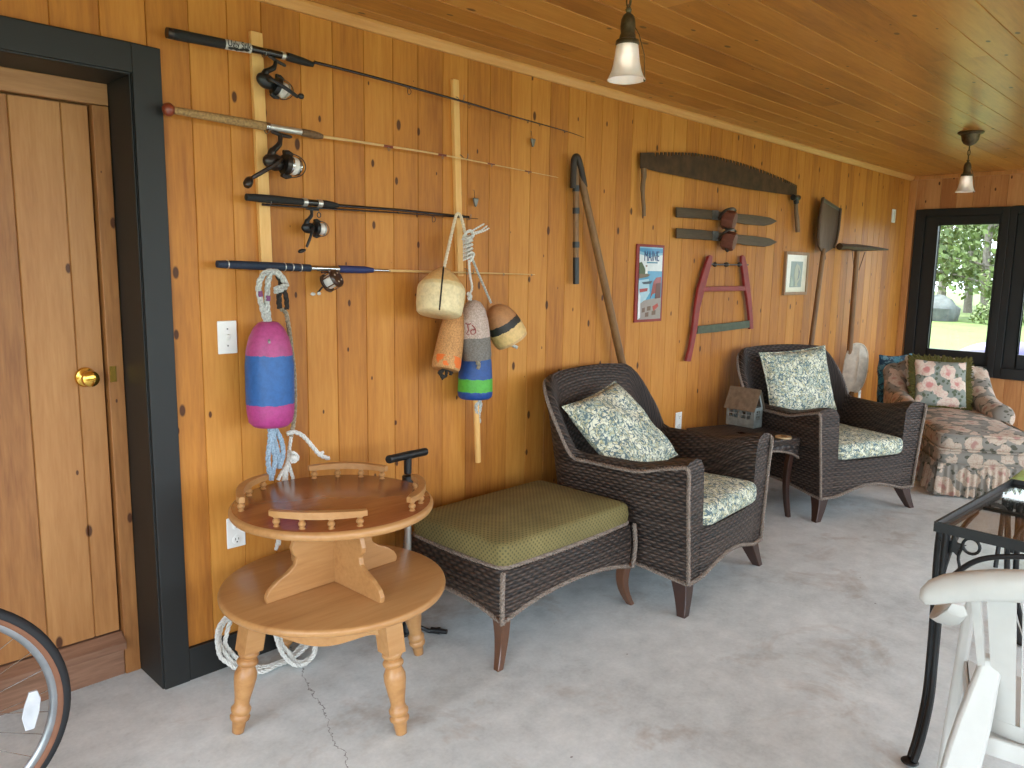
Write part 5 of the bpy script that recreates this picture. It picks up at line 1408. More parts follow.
# ------------------------------------------------------------------ wicker side table
SA = math.radians(-20); sc_ = Vector((4.545, 1.955, 0)); ux = Vector((math.cos(SA), math.sin(SA), 0)); uy = Vector((-math.sin(SA), math.cos(SA), 0))
SWX, SWY, SH = .50, .50, .505
o = sc_-ux*SWX+ux*.0; ctr = o+ux*SWX/2+uy*SWY/2
t = thing('wicker_side_table', 'dark wicker side table between the two wicker armchairs', 'side table', ctr, SA)
m = MB(); ring = rrect(SWX/2, SWY/2, .03, 4)
G = []; UV = []; per = 0; prev = None; ring.append(ring[0])
fine = []
for i in range(len(ring)-1):
    a, c = Vector(ring[i]), Vector(ring[i+1]); k = max(1, int((c-a).length/.03))
    for j in range(k): fine.append(a.lerp(c, j/k))
fine.append(fine[0].copy())
for p in fine:
    if prev is not None: per += (p-prev).length
    prev = p
    onx = abs(p.y) > SWY/2*.93; f = max(0, 1-((p.x/(SWX/2)) if onx else (p.y/(SWY/2)))**2); zb = .365+.075*f**.7
    row = [Vector((p.x*.94, p.y*.94, zb)), Vector((p.x*.99, p.y*.99, zb)), Vector((p.x, p.y, lerp(zb, SH, .6))), Vector((p.x*1.01, p.y*1.01, SH-.012)), Vector((p.x*.99, p.y*.99, SH)), Vector((p.x*.9, p.y*.9, SH)), Vector((p.x*.1, p.y*.1, SH))]
    G.append(row); UV.append([(per, zb-.02), (per, zb), (per, .45), (per, SH-.012), (per, SH)]+[(q.x, q.y) for q in row[5:]])
m.grid(G, UV); m.build('woven_top', 'wicker', t, world=False, angle=45)
m = MB(); braid(m, [g[1] for g in G], .007, .045, 2); m.build('edge_braid', 'braid', t, world=False)
for sx in (-1, 1):
    for sy in (-1, 1):
        m = MB(); P = []
        for i in range(9):
            s_ = i/8; bow = .018*math.sin(s_*PI); w = lerp(.040, .026, s_)/2; p = Vector((sx*(SWX/2-.035-bow), sy*(SWY/2-.035-bow), lerp(.47, 0, s_)))
            P.append([p+Vector((-w, -w, 0)), p+Vector((w, -w, 0)), p+Vector((w, w, 0)), p+Vector((-w, w, 0))])
        m.grid(P, None, False, True); m.ngon(P[0]); m.ngon(P[-1][::-1]); m.build('leg', 'dark_wood', t, world=False, bevel=.003)

# tin house lantern and wooden disc on the side table
z0 = SH+.001; lc = Vector((4.625, 2.385, z0)); LA = math.radians(-5); LW, LD, LH, LR = .098, .205, .130, .245
t = thing('house_lantern', 'grey tin house shaped lantern standing on the wicker side table', 'lantern', lc, LA)
m = MB()
def wall_holes(mb, org, du, W_, H_, holes, th):
    """sheet with rectangular window holes, org at low corner, du along, z up"""
    us = sorted({0, W_} | {h[0] for h in holes} | {h[1] for h in holes}); vs = sorted({0, H_} | {h[2] for h in holes} | {h[3] for h in holes})
    n = Vector((du.y, -du.x, 0))
    for i in range(len(us)-1):
        for j in range(len(vs)-1):
            cu, cv = (us[i]+us[i+1])/2, (vs[j]+vs[j+1])/2
            if any(h[0] < cu < h[1] and h[2] < cv < h[3] for h in holes): continue
            p = [org+du*us[i]+Vector((0, 0, vs[j])), org+du*us[i+1]+Vector((0, 0, vs[j])), org+du*us[i+1]+Vector((0, 0, vs[j+1])), org+du*us[i]+Vector((0, 0, vs[j+1]))]
            mb.prism(p, n*th)
def panes(u0, v0, w, h, gap): return [(u0+i*(w+gap), u0+i*(w+gap)+w, v0+j*(h+gap), v0+j*(h+gap)+h) for i in (0, 1) for j in (0, 1)]
hol = panes(.022, .055, .030, .022, .008)+panes(.113, .055, .030, .022, .008)
wall_holes(m, Vector((-LW/2, LD/2, 0)), Vector((0, -1, 0)), LD, LH, hol, -.003); wall_holes(m, Vector((LW/2, -LD/2, 0)), Vector((0, 1, 0)), LD, LH, hol, -.003)
hole2 = panes(.030, .05, .016, .026, .007)
wall_holes(m, Vector((-LW/2, -LD/2, 0)), Vector((1, 0, 0)), LW, LH, hole2, -.003); wall_holes(m, Vector((LW/2, LD/2, 0)), Vector((-1, 0, 0)), LW, LH, hole2, -.003)
for y in (-LD/2, LD/2-.003):   # open gable with a rim
    m.prism([Vector((-LW/2, y, LH)), Vector((0, y, LR-.01)), Vector((LW/2, y, LH)), Vector((LW/2-.016, y, LH)), Vector((0, y, LR-.035)), Vector((-LW/2+.016, y, LH))], (0, .003, 0))
m.box((-LW/2, -LD/2, 0), (LW/2, LD/2, .003)); m.build('walls', 'foil', t, smooth=False, world=False)
m = MB()
for s_ in (-1, 1):
    a = Vector((s_*(LW/2+.016), -LD/2-.012, LH-.022)); c = Vector((0, -LD/2-.012, LR)); m.prism([a, c, c+Vector((0, 0, .004)), a+Vector((0, 0, .004))], (0, LD+.024, 0))
m.build('roof', 'zinc_roof', t, smooth=False, world=False)
cz = at_z(786, 435.5, SH)
t = thing('coaster', 'pale wooden disc lying on the wicker side table near its front edge', 'coaster', (4.452, 2.03, SH))
m = MB(); m.lathe([(.001, .0005), (.048, .0005), (.05, .004), (.048, .010), (.001, .011)], (4.452, 2.03, SH), (0, 0, 1), 24, False); m.build('disc', 'coaster', t)
m = MB(); m.lathe([(.001, .0108), (.020, .0108), (.018, .013), (.001, .0132)], (4.452, 2.03, SH), (0, 0, 1), 20, False); m.build('bark_core', 'handle_wood', t)

# ------------------------------------------------------------------ floral chaise in the far corner
CA = Vector((.86, .51, 0)).normalized(); CW = Vector((.51, -.86, 0)).normalized(); CO_ = Vector((5.751, 1.509, 0))
CANG = math.atan2(CW.y, CW.x)
t = thing('chaise_longue', 'floral chaise longue with a ruffled skirt in the room corner', 'chaise longue', CO_, CANG)
W_, L_ = .56, 1.34
# ruffled skirt: gathered cloth hanging round three sides
m = MB(); path = [(0, L_)]+[(0, L_*(1-k/120)) for k in range(1, 121)]+[(W_*k/80, 0) for k in range(1, 81)]+[(W_, L_*k/120) for k in range(1, 121)]
P = []; n_ = len(path)
for i, (x, y) in enumerate(path):
    nx, ny = (-1, 0) if i < 119 else ((0, -1) if i < 200 else (1, 0))
    if abs(i-120) <= 1: nx, ny = -.7, -.7
    if abs(i-200) <= 1: nx, ny = .7, -.7
    g = math.sin(i*1.05)+.5*math.sin(i*.43+1); row = []
    for f, z in ((0, .225), (.04, .219), (.35, .15), (.7, .07), (1, .012+.004*math.sin(i*.9))):
        o = .012+.020*f+g*.016*(.25+.75*f); row.append(Vector((x+nx*o, y+ny*o, z)))
    P.append(row)
m.grid(P); m.build('ruffled_skirt', 'floral', t, world=False, angle=80)
m = pad(W_/2, L_/2, .13, .05, .0, .02); m.xf(Matrix.Translation((W_/2, L_/2, .20))); m.build('base', 'floral', t, world=False, angle=60)
m = pad(W_/2+.012, L_/2-.08, .125, .07, .02, .04); m.xf(Matrix.Translation((W_/2, L_/2-.10, .318)))
for v in m.v: v.z += .008*mnoise.noise(Vector((v.x*4, v.y*4, .3)))
m.build('seat_cushion', 'floral', t, world=False, angle=60)
for z in (.325, .432):
    ring = [Vector((W_/2+a*1.012, L_/2-.10+c, z)) for a, c in rrect(W_/2+.012, L_/2-.08, .07, 5)]; piping(ring, .008, 'piping', 'floral', t, False)
m = MB(); piping([Vector((W_/2+a, L_/2+c, .226)) for a, c in rrect(W_/2+.012, L_/2+.012, .05, 5)], .007, 'skirt_piping', 'floral', t, False)
# sloping rolled arms that rise to the back
for sx in (0, 1):
    rows = []
    for k in range(25):
        f = k/24; y = lerp(.62, L_-.02, f); zt = .545+.08*max(0, (f-.30)/.7)**1.2+.14*max(0, (f-.62)/.38)**1.4
        end = math.sqrt(max(0.0, 1-(1-min(1, f/.14))**2)); hw = .085*(.35+.65*end); zt2 = lerp(.36, zt, .25+.75*end); xc = (-.035 if sx == 0 else W_+.035)
        row = []
        for q in range(15):
            a = -PI*.18+PI*1.36*q/14; row.append(Vector((xc+hw*math.cos(a)*(1 if sx else -1), y, zt2-hw*.9+hw*.9*math.sin(a))))
        s_ = 1 if sx else -1
        row = [Vector((xc+s_*hw*.62, y, .2))]+row+[Vector((xc-s_*hw*.62, y, .3))]
        rows.append(row)
    m = MB(); m.grid(rows); m.ngon(rows[0]); m.ngon(rows[-1][::-1]); m.build('arm', 'floral', t, world=False, angle=70)
# padded back with a curved crest
rows = []
for k in range(25):
    u = -1+2*k/24; x = W_/2+u*(W_/2+.05); zt = .83-.10*abs(u)**3.0; row = []
    for y, z in ((L_-.14, .36), (L_-.11, .55), (L_-.06, zt-.07), (L_-.035, zt-.02), (L_+.01, zt), (L_+.055, zt-.02), (L_+.08, zt-.08), (L_+.05, .4), (L_+.02, .2)):
        row.append(Vector((x, y+.03*u*u*-1, z)))
    rows.append(row)
m = MB(); m.grid(rows); m.ngon(rows[0]); m.ngon(rows[-1][::-1]); m.build('backrest', 'floral', t, world=False, angle=70)
def cw(x, y, z): return CO_+CW*x+CA*y+Vector((0, 0, z))
# cushions on the chaise
up_ = Vector((0, 0, 1))+CA*.42
c = cw(.375, 1.10, .655)
t, mt, e = pillow('beige floral cushion with pale bobble edging behind the fringed pillow', cw(.265, 1.185, .635), CW+Vector((0, 0, -.02)), up_, .47, .42, .13, 'floral_beige', 8, None)
m = MB(); bead = []
for i in range(len(e)):
    for k in range(4): bead.append(e[i].lerp(e[(i+1) % len(e)], k/4))
m.tube(bead, [.004 if i % 8 in (0, 1, 7) else .013 if i % 8 in (3, 4, 5) else .009 for i in range(len(bead))], 8, True)
m.build('bobble_trim', 'oval_shell', t)
t, mt, e = pillow('floral pillow with moss green fringe on the chaise longue', cw(.245, 1.035, .64), CW+Vector((0, 0, -.03)), up_, .40, .40, .13, 'floral_pillow', 3, None)
m = MB(); rr = random.Random(3)
ce = sum(e, Vector((0, 0, 0)))/len(e)
for i in range(len(e)):
    a, c2_ = e[i], e[(i+1) % len(e)]
    for k in range(9):
        p = a.lerp(c2_, k/9); d = (p-ce).normalized(); q = p+d*rr.uniform(.028, .05)+Vector((rr.uniform(-1, 1), rr.uniform(-1, 1), rr.uniform(-1, 1)))*.012
        m.tube([p-d*.02+Vector((rr.uniform(-1, 1), rr.uniform(-1, 1), rr.uniform(-1, 1)))*.008, p.lerp(q, .5), q], [.008, .0075, .004], 5)
m.build('fringe', 'moss', t)
# teal bag tucked behind the chaise
t, mt, e = pillow('teal blue patterned cushion stuffed behind the chaise arm in the corner', cw(.03, 1.50, .51), CW*.8+CA*.6, Vector((0, 0, 1))+CW*-.15, .38, .62, .16, 'teal', 6, None, 'cushion')
piping(e, .006, 'piping', 'teal', t)

# ------------------------------------------------------------------ wrought iron table with a glass top
GA = Vector((2.633, .689, .72)); ga = math.radians(-3.2); gx = Vector((math.cos(ga), math.sin(ga), 0)); gy = Vector((math.sin(ga), -math.cos(ga), 0))
GL, GWd = .80, 1.32
t = thing('patio_table', 'black wrought iron patio table with a clear glass top', 'table', GA+gx*GL/2+gy*GWd/2-Vector((0, 0, .72)))
def gp(a, c, z): return GA+gx*a+gy*c+Vector((0, 0, z-.72))
def bar(mb, a0, a1, c0, c1, z0, z1):
    vs = [gp(a0, c0, z0), gp(a1, c0, z0), gp(a1, c1, z0), gp(a0, c1, z0), gp(a0, c0, z1), gp(a1, c0, z1), gp(a1, c1, z1), gp(a0, c1, z1)]
    mb.add(vs, [(0, 3, 2, 1), (4, 5, 6, 7), (0, 1, 5, 4), (1, 2, 6, 5), (2, 3, 7, 6), (3, 0, 4, 7)])
m = MB(); r_ = .026
bar(m, 0, GL, 0, .008, .690, .722); bar(m, 0, GL, GWd-.008, GWd, .690, .722); bar(m, 0, .008, .008, GWd-.008, .690, .722); bar(m, GL-.008, GL, .008, GWd-.008, .690, .722)
bar(m, .008, GL-.008, .008, r_, .690, .700); bar(m, .008, GL-.008, GWd-r_, GWd-.008, .690, .700); bar(m, .008, r_, r_, GWd-r_, .690, .700); bar(m, GL-r_, GL-.008, r_, GWd-r_, .690, .700)
bar(m, GL*.5-.012, GL*.5+.012, r_, GWd-r_, .688, .698)
m.build('rim', 'iron', t, smooth=False, bevel=.003)
m = MB(); bar(m, .010, GL-.010, .010, GWd-.010, .7005, .7065); m.build('glass_top', 'table_glass', t, smooth=False)
for ia, ic in ((0, 0), (1, 0), (0, 1), (1, 1)):
    sa, sc2 = (1 if ia == 0 else -1), (1 if ic == 0 else -1)
    A_ = lambda a, c, z: gp(ia*GL+sa*a, ic*GWd+sc2*c, z)
    leg = MB()
    for o1, o2 in ((.006, .034), (.034, .006)):
        leg.tube(spline([A_(o1+.002, o2+.002, .69), A_(o1-.002, o2+.002, .60), A_(o1*.9-.012, o2*.9+.012, .44), A_(o1*.8-.028, o2*.8+.022, .28), A_(o1*.8-.075, o2*.8+.036, .17), A_(o1*.7-.145, o2*.7+.048, .075), A_(o1*.6-.192, o2*.6+.05, .012)], 5), .0105, 8)
    leg.ellipsoid(A_(-.185, .058, .008), (.026, .026, .008)); lg = leg.build('leg', 'iron', t)
    for dirn in (0, 1):
        B_ = (lambda u, z: A_(.022, .02+u, z)) if dirn == 0 else (lambda u, z: A_(.02+u, .022, z))
        m = MB(); m.tube(spline([B_(.012, .44), B_(.03, .53), B_(.10, .62), B_(.20, .665), B_(.32, .688)], 6), .0085, 8); m.build('arched_brace', 'iron', lg)
        m = MB(); m.tube([B_(.085+.024*math.cos(a), .664+.024*math.sin(a)) for a in [2*PI*k/18 for k in range(18)]], .0048, 6, True)
        m.tube(spline([B_(.062, .66), B_(.052, .62), B_(.058, .58), B_(.03, .54)], 5), .0048, 6); m.build('scroll', 'iron', lg)
        m = MB(); c0 = B_(.034, .648); uu = (B_(1, 0)-B_(0, 0)).normalized(); vv = Vector((0, 0, 1)); nn = uu.cross(vv)
        star = []
        for k in range(10):
            a = 2*PI*k/10+.3; rr_ = .038 if k % 2 == 0 else .016; star.append(c0+uu*math.cos(a)*rr_+vv*math.sin(a)*rr_*1.15-nn*.012)
        m.prism(star, nn*.008); m.build('leaf', 'iron', lg, smooth=False, bevel=.002)

# metal patio chair with a lime cushion beyond the table
LCo = Vector((4.50, .89, 0)); t = thing('patio_chair', 'black metal patio chair with a lime green seat cushion beyond the glass table', 'chair', LCo+Vector((.28, -.25, 0)))
m = pad(.28, .25, .06, .05, .015, .025); m.xf(Matrix.Translation(LCo+Vector((.28, -.255, .395)))); m.build('seat_cushion', 'lime', t, angle=60)
m = MB(); fr_ = [LCo+Vector((x, y, .385)) for x, y in ((.02, -.02), (.54, -.02), (.54, -.49), (.02, -.49))]; m.tube(fr_, .011, 8, True)
for k in range(1, 5): m.tube([LCo+Vector((.02, -.02-.094*k, .385)), LCo+Vector((.54, -.02-.094*k, .385))], .006, 6)
m.build('seat_frame', 'iron', t)
for x, y in ((.02, -.02), (.54, -.02), (.54, -.49), (.02, -.49)):
    m = MB(); m.tube(spline([LCo+Vector((x, y, .385)), LCo+Vector((x, y, .2)), LCo+Vector((x+(.03 if x > .2 else -.03), y, 0.008))], 5), .011, 8); m.build('leg', 'iron', t)
m = MB()
q = [LCo+Vector((.02, -.49, .385)), LCo+Vector((.02, -.53, .70)), LCo+Vector((.12, -.55, .86)), LCo+Vector((.28, -.555, .90)), LCo+Vector((.44, -.55, .86)), LCo+Vector((.54, -.53, .70)), LCo+Vector((.54, -.49, .385))]
m.tube(spline(q, 6), .011, 8)
for x in (.11, .20, .28, .36, .45): m.tube(spline([LCo+Vector((x, -.49, .385)), LCo+Vector((x, -.53, .65)), LCo+Vector((x, -.55, .875-.25*(x-.28)**2*6))], 5), .006, 6)
m.build('backrest', 'iron', t)

# ------------------------------------------------------------------ white plastic armchair seen from behind
PR = math.radians(7); t = thing('plastic_chair', 'white moulded plastic armchair with a slatted back beside the glass table', 'chair', (2.20, .252, 0), PR)
HWD = .232
def bk(u, f):   # backrest surface: u across -1..1, f up 0..1 ; chair faces +x
    half = lerp(HWD-.082, HWD-.036, f)
    bow = -.055*(1-u*u)*(.4+.6*f)
    return Vector((-.20-.120*f-.02*f*f+bow+.045, u*half, .425+.388*f+.078*f*(1-u*u)))
def strip(mb, u0, u1, f0, f1, th=.012, nu=4, nf=12, v0=None, v1=None):
    F = []; Bk = []
    for j in range(nf+1):
        f = lerp(f0, f1, j/nf); a = lerp(u0, v0 if v0 is not None else u0, j/nf); c = lerp(u1, v1 if v1 is not None else u1, j/nf)
        F.append([bk(lerp(a, c, i/nu), f)+Vector((th/2, 0, 0)) for i in range(nu+1)]); Bk.append([bk(lerp(a, c, i/nu), f)-Vector((th/2, 0, 0)) for i in range(nu+1)])
    ring = [F[j]+Bk[j][::-1] for j in range(nf+1)]
    mb.grid(ring, None, False, True); mb.ngon(ring[0]); mb.ngon(ring[-1][::-1])
m = MB()
strip(m, -.98, .98, .0, .10, .014, 24, 3)
edges = [-.86, -.52, -.175, .175, .52, .86]
m_s = [(-.84, -.555), (-.495, -.205), (-.145, .145), (.205, .495), (.555, .84)]
for a, c in m_s: strip(m, a, c, .08, .94, .011)
strip(m, -.99, -.90, .0, .96, .022); strip(m, .90, .99, .0, .96, .022)
m.build('slatted_back', 'white_plastic', t, world=False, angle=50)
# rolled top rail with curled ends
P = []
for i in range(41):
    u = -1.16+2.32*i/40; uc = max(-1, min(1, u)); over = abs(u)-1 if abs(u) > 1 else 0
    b0 = bk(uc, .97); half = HWD+.018
    b0 = Vector((b0.x+.02*over*6*.4, u*half, b0.z-.10*over*1.6-.0)); w = .042*(1-.35*over*5 if over else 1); w = max(w, .018)
    if abs(u) > 1.13: w *= .5
    row = []
    for q in range(16):
        a = 2*PI*q/16; row.append(b0+Vector((-.012+.026*math.cos(a)*(w/.042), 0, -.006+w*.95*math.sin(a)*(.8 if math.sin(a) > 0 else 1))))
    P.append(row)
m = MB(); m.grid(P, None, False, True); m.ngon(P[0]); m.ngon(P[-1][::-1]); m.build('top_rail', 'white_plastic', t, world=False, angle=60)
# seat
m = MB(); T_g = []; B_g = []
for i in range(17):
    x = -.20+.43*i/16; row = []; row2 = []
    for j in range(17):
        y = -HWD+2*HWD*j/16; e_ = (abs(y)/HWD)**6; ys_ = y*lerp(.70, 1, i/16); z = .42-.022*math.sin(PI*min(1, max(0, (x+.2)/.43)))*(1-(y/HWD)**2)+.010*e_-.05*max(0, (x-.17)/.06)**2*.5
        row.append(Vector((x, ys_, z))); row2.append(Vector((x, ys_, z-.014)))
    T_g.append(row); B_g.append(row2)
m.grid(T_g); m.grid(B_g)

for sy in (-1, 1): m.prism([Vector((-.2, sy*HWD*.70, z)) for z in (.378, .428)]+[Vector((.22, sy*HWD, z)) for z in (.428, .378)], (0, sy*.008, 0))
m.box((.21, -HWD, .365), (.226, HWD, .405)); m.box((-.206, -HWD*.7, .385), (-.192, HWD*.7, .43))
m.build('seat', 'white_plastic', t, world=False, angle=50, bevel=.003)
for sy in (-1, 1):
    # channel shaped legs: wide flange outside, thin web inside
    m = MB(); P = []
    for k in range(9):
        f = k/8; x = lerp(-.212, -.290, f); y = sy*lerp(.142, .228, f); z = lerp(.63, 0, f); w = (.034, .045, .062, .066, .066, .062, .060, .056, .052)[k]; d = (.046, .060, .074, .080, .079, .076, .072, .068, .064)[k]
        P.append([Vector((x-w*.5, y+sy*d*.42, z)), Vector((x+w*.5, y+sy*d*.5, z)), Vector((x+w*.5, y-sy*d*.38, z)), Vector((x-w*.4, y-sy*d*.5, z))])
    m.grid(P, None, False, True); m.ngon(P[0]); m.ngon(P[-1][::-1])
    rl = m.build('rear_leg', 'white_plastic', t, world=False, bevel=.008)
    m = MB(); P = []
    for k in range(9):
        f = k/8; x = lerp(.185, .235, f); y = sy*lerp(HWD-.002, HWD+.03, f); z = lerp(.635, 0, f); w = lerp(.050, .056, f); d = lerp(.028, .034, f)
        P.append([Vector((x-w/2, y-d/2, z)), Vector((x+w/2, y-d/2, z)), Vector((x+w/2, y+d/2, z)), Vector((x-w/2, y+d/2, z))])
    m.grid(P, None, False, True); m.ngon(P[0]); m.ngon(P[-1][::-1]); m.build('front_leg', 'white_plastic', t, world=False, bevel=.008)
    m = MB(); pts = spline([Vector((-.322, sy*(HWD-.022), .765)), Vector((-.24, sy*(HWD+.008), .705)), Vector((-.08, sy*(HWD+.032), .650)), Vector((.08, sy*(HWD+.032), .642)), Vector((.19, sy*(HWD+.018), .630))], 6); P = []
    for k, p in enumerate(pts):
        w = lerp(.020, .030, min(1, k/10)); P.append([p+Vector((0, -w, -.010)), p+Vector((0, -w*.6, .008)), p+Vector((0, w*.6, .008)), p+Vector((0, w, -.010)), p+Vector((0, w*.5, -.016)), p+Vector((0, -w*.5, -.016))])
    m.grid(P, None, False, True); m.ngon(P[0]); m.ngon(P[-1][::-1]); m.build('armrest', 'white_plastic', t, world=False, angle=60)

# ------------------------------------------------------------------ pendant lamps
def pendant(label, x, y, zb):
    t = thing('pendant_lamp', label, 'pendant lamp', (x, y, CZ), 0, 'pendant lamps')
    p = Vector((x, y, 0))
    m = MB(); m.lathe([(.001, CZ), (.078, CZ), (.080, CZ-.006), (.072, CZ-.014), (.058, CZ-.018), (.054, CZ-.030), (.050, CZ-.055), (.038, CZ-.074), (.018, CZ-.086), (.008, CZ-.090), (.001, CZ-.092)], p, (0, 0, 1), 32, False); m.build('ceiling_canopy', 'bronze', t)
    z1 = zb+.206; m = MB(); k = 0; z = CZ-.085
    while z > z1+.004:
        h = min(.040, z-z1+.02); r = .0085
        rot = k % 2; loop = [Vector((x+(r*math.cos(a) if not rot else 0), y+(r*math.cos(a) if rot else 0), z-h/2+.004+(h/2)*math.sin(a))) for a in [2*PI*q/14 for q in range(14)]]
        m.tube(loop, .0022, 6, True); z -= h*.82; k += 1
    m.tube(spline([Vector((x+.012, y, CZ-.085)), Vector((x+.014, y+.004, (CZ+z1)/2)), Vector((x+.004, y, z1))], 6), .0022, 6)
    m.build('chain', 'bronze', t)
    m = MB(); m.lathe([(.004, zb+.211), (.010, zb+.207), (.007, zb+.197), (.016, zb+.189), (.0215, zb+.177), (.0235, zb+.157), (.0215, zb+.137), (.0245, zb+.130), (.026, zb+.120), (.035, zb+.116), (.037, zb+.106), (.033, zb+.101)], p, (0, 0, 1), 28); m.build('socket', 'bronze', t)
    out = [(.033, .105), (.035, .094), (.0375, .074), (.041, .050), (.0465, .027), (.053, .011), (.058, .002), (.0595, 0)]; inn = [(r-.003, z) for r, z in out[::-1]]
    m = MB(); m.lathe([(r, zb+z) for r, z in out+inn], p, (0, 0, 1), 40, False); m.build('shade', 'frosted', t)
    m = MB(); m.ellipsoid((x, y, zb+.062), (.019, .019, .028)); m.lathe([(.012, zb+.082), (.012, zb+.107)], p, (0, 0, 1), 14); m.build('bulb', 'bulb', t)
    m = MB(); q = Vector((x+.0145, y-.0165, zb+.155)); m.tube([q, q+Vector((.008, -.010, -.02)), q+Vector((.020, -.024, -.08)), q+Vector((.022, -.027, -.150))], .0016, 5); m.ellipsoid(q+Vector((.022, -.027, -.154)), (.004, .004, .007), None, 8, 6); m.build('pull_chain', 'bronze', t)
pendant('white bell shaded pendant lamp above the fishing rod end of the room', 2.045, 1.517, 2.078)
pendant('white bell shaded pendant lamp near the end window', 5.964, 1.571, 2.055)

# ------------------------------------------------------------------ bicycle by the door
bph = math.radians(-7); bc = Vector((.258, 2.285, .33)); bu = Vector((math.cos(bph), math.sin(bph), 0)); bn = Vector((-bu.y, bu.x, 0))
t = thing('bicycle', 'bicycle with tan sided tyre and clear spoke reflector beside the door', 'bicycle', (bc.x-.5, bc.y, 0), 0)
def bw(c, a, r, o=0): return c+bu*math.cos(a)*r+Vector((0, 0, math.sin(a)*r))+bn*o
def wheel(c, flag):
    N = 72; sec = []
    m = MB(); P = []
    for i in range(N):
        a = 2*PI*i/N; P.append([bw(c, a, .313+.0165*math.cos(q), .0165*math.sin(q)) for q in [(-.5+k/8)*PI*1.36 for k in range(9)]])
    m.grid(P, None, True, False); tire = m.build('tyre', 'tire', t, angle=70)
    for s_ in (-1, 1):
        m = MB(); P = []
        for i in range(N):
            a = 2*PI*i/N; P.append([bw(c, a, r, s_*o) for r, o in ((.3085, .0172), (.305, .0172), (.300, .0158), (.295, .0125))])
        m.grid(P, None, True, False); m.build('tan_sidewall', 'tan_wall', tire, angle=70)
    m = MB(); P = []
    for i in range(N):
        a = 2*PI*i/N; P.append([bw(c, a, r, o) for r, o in ((.297, -.0115), (.297, .0115), (.289, .0125), (.281, .010), (.276, .0), (.281, -.010), (.289, -.0125))])
    m.grid(P, None, True, True); m.build('rim', 'rim', t, angle=50)
    hub = MB(); hub.lathe([(.006, -.05), (.006, -.038), (.024, -.036), (.024, -.031), (.013, -.026), (.013, .026), (.024, .031), (.024, .036), (.006, .038), (.006, .05)], c, bn, 18); hub.build('hub', 'chrome', t)
    if flag:
        for k in range(28):
            a = 2*PI*k/28+.05; s_ = 1 if k % 2 else -1; ha = a+(1.15 if (k//2) % 2 else -1.15)
            m = MB(); m.tube([bw(c, ha, .022, s_*.033), bw(c, a, .279, 0)], .0012, 5); m.build('spoke', 'chrome', t)
wheel(bc, True)
# reflector clipped to the spokes, placed part way out to the rim
rp = at_y(27.5, 705, bc.y-.01); rp = Vector((rp.x, bc.y+(rp.x-bc.x)*math.tan(bph)-.012, rp.z))
m = MB(); rx, rz = .021, .052
m.prism([rp+bu*(x*rx)+Vector((0, 0, z*rz))+bu*(z*.006) for x, z in ((-.35, 1), (.55, 1), (1, .55), (.95, -.1), (.5, -1), (-.5, -1), (-1, -.25), (-.8, .3))], -bn*.010); m.build('spoke_reflector', 'reflector', t, smooth=False, bevel=.002)
rc = bc-bu*1.02; wheel(rc, False)
def bt(p, q, r=.016): 
    m = MB(); m.tube([p, q], r, 10); return m
hd0 = bc-bu*.10+Vector((0, 0, .38)); hd1 = bc-bu*.15+Vector((0, 0, .55)); bbk = bc-bu*.60+Vector((0, 0, -.05)); st = bc-bu*.76+Vector((0, 0, .48))
m = MB(); m.tube([hd0, hd1], .019, 12); m.tube([bbk, st], .015, 10); m.tube([hd1-Vector((0, 0, .04)), st-Vector((0, 0, .04))], .014, 10); m.tube([hd0, bbk], .016, 10)
for s_ in (-1, 1): m.tube([bbk+bn*s_*.03, rc+bn*s_*.055], .009, 8); m.tube([st+bn*s_*.02-Vector((0, 0, .05)), rc+bn*s_*.055], .008, 8)
m.build('frame', 'bike_paint', t)
m = MB()
for s_ in (-1, 1): m.tube(spline([hd0+bn*s_*.02, hd0+bn*s_*.055+bu*.03-Vector((0, 0, .10)), bc+bn*s_*.055-bu*.02+Vector((0, 0, .08)), bc+bn*s_*.055], 5), [.012]*8+[.010]*8, 8)
m.tube([hd0-bn*.055, hd0+bn*.055], .012, 8); m.build('fork', 'bike_paint', t)
m = MB(); m.tube([hd1, hd1+Vector((0, 0, .09))-bu*.02], .012, 8); hb = hd1+Vector((0, 0, .09))-bu*.02
m.tube(spline([hb+bn*.28-bu*.12, hb+bn*.2-bu*.02, hb+bu*.05, hb-bn*.2-bu*.02, hb-bn*.28-bu*.12], 6), .011, 8); m.build('handlebar', 'chrome', t)
m = MB(); m.tube([st, st+Vector((0, 0, .14))-bu*.03], .012, 8); m.build('seat_post', 'chrome', t)
m = MB(); sd = st+Vector((0, 0, .16))-bu*.03; m.ellipsoid(sd-bu*.04, (.09, .07, .028)); m.ellipsoid(sd+bu*.08, (.10, .025, .02)); m.build('saddle', 'black_plastic', t)
m = MB(); m.lathe([(.085, -.002), (.085, .002)], bbk-bn*.035, bn, 32); m.tube([bbk-bn*.05, bbk-bn*.05-Vector((0, 0, .16))+bu*.04], .008, 8); m.tube([bbk+bn*.05, bbk+bn*.05+Vector((0, 0, .16))-bu*.04], .008, 8); m.build('crankset', 'chrome', t)

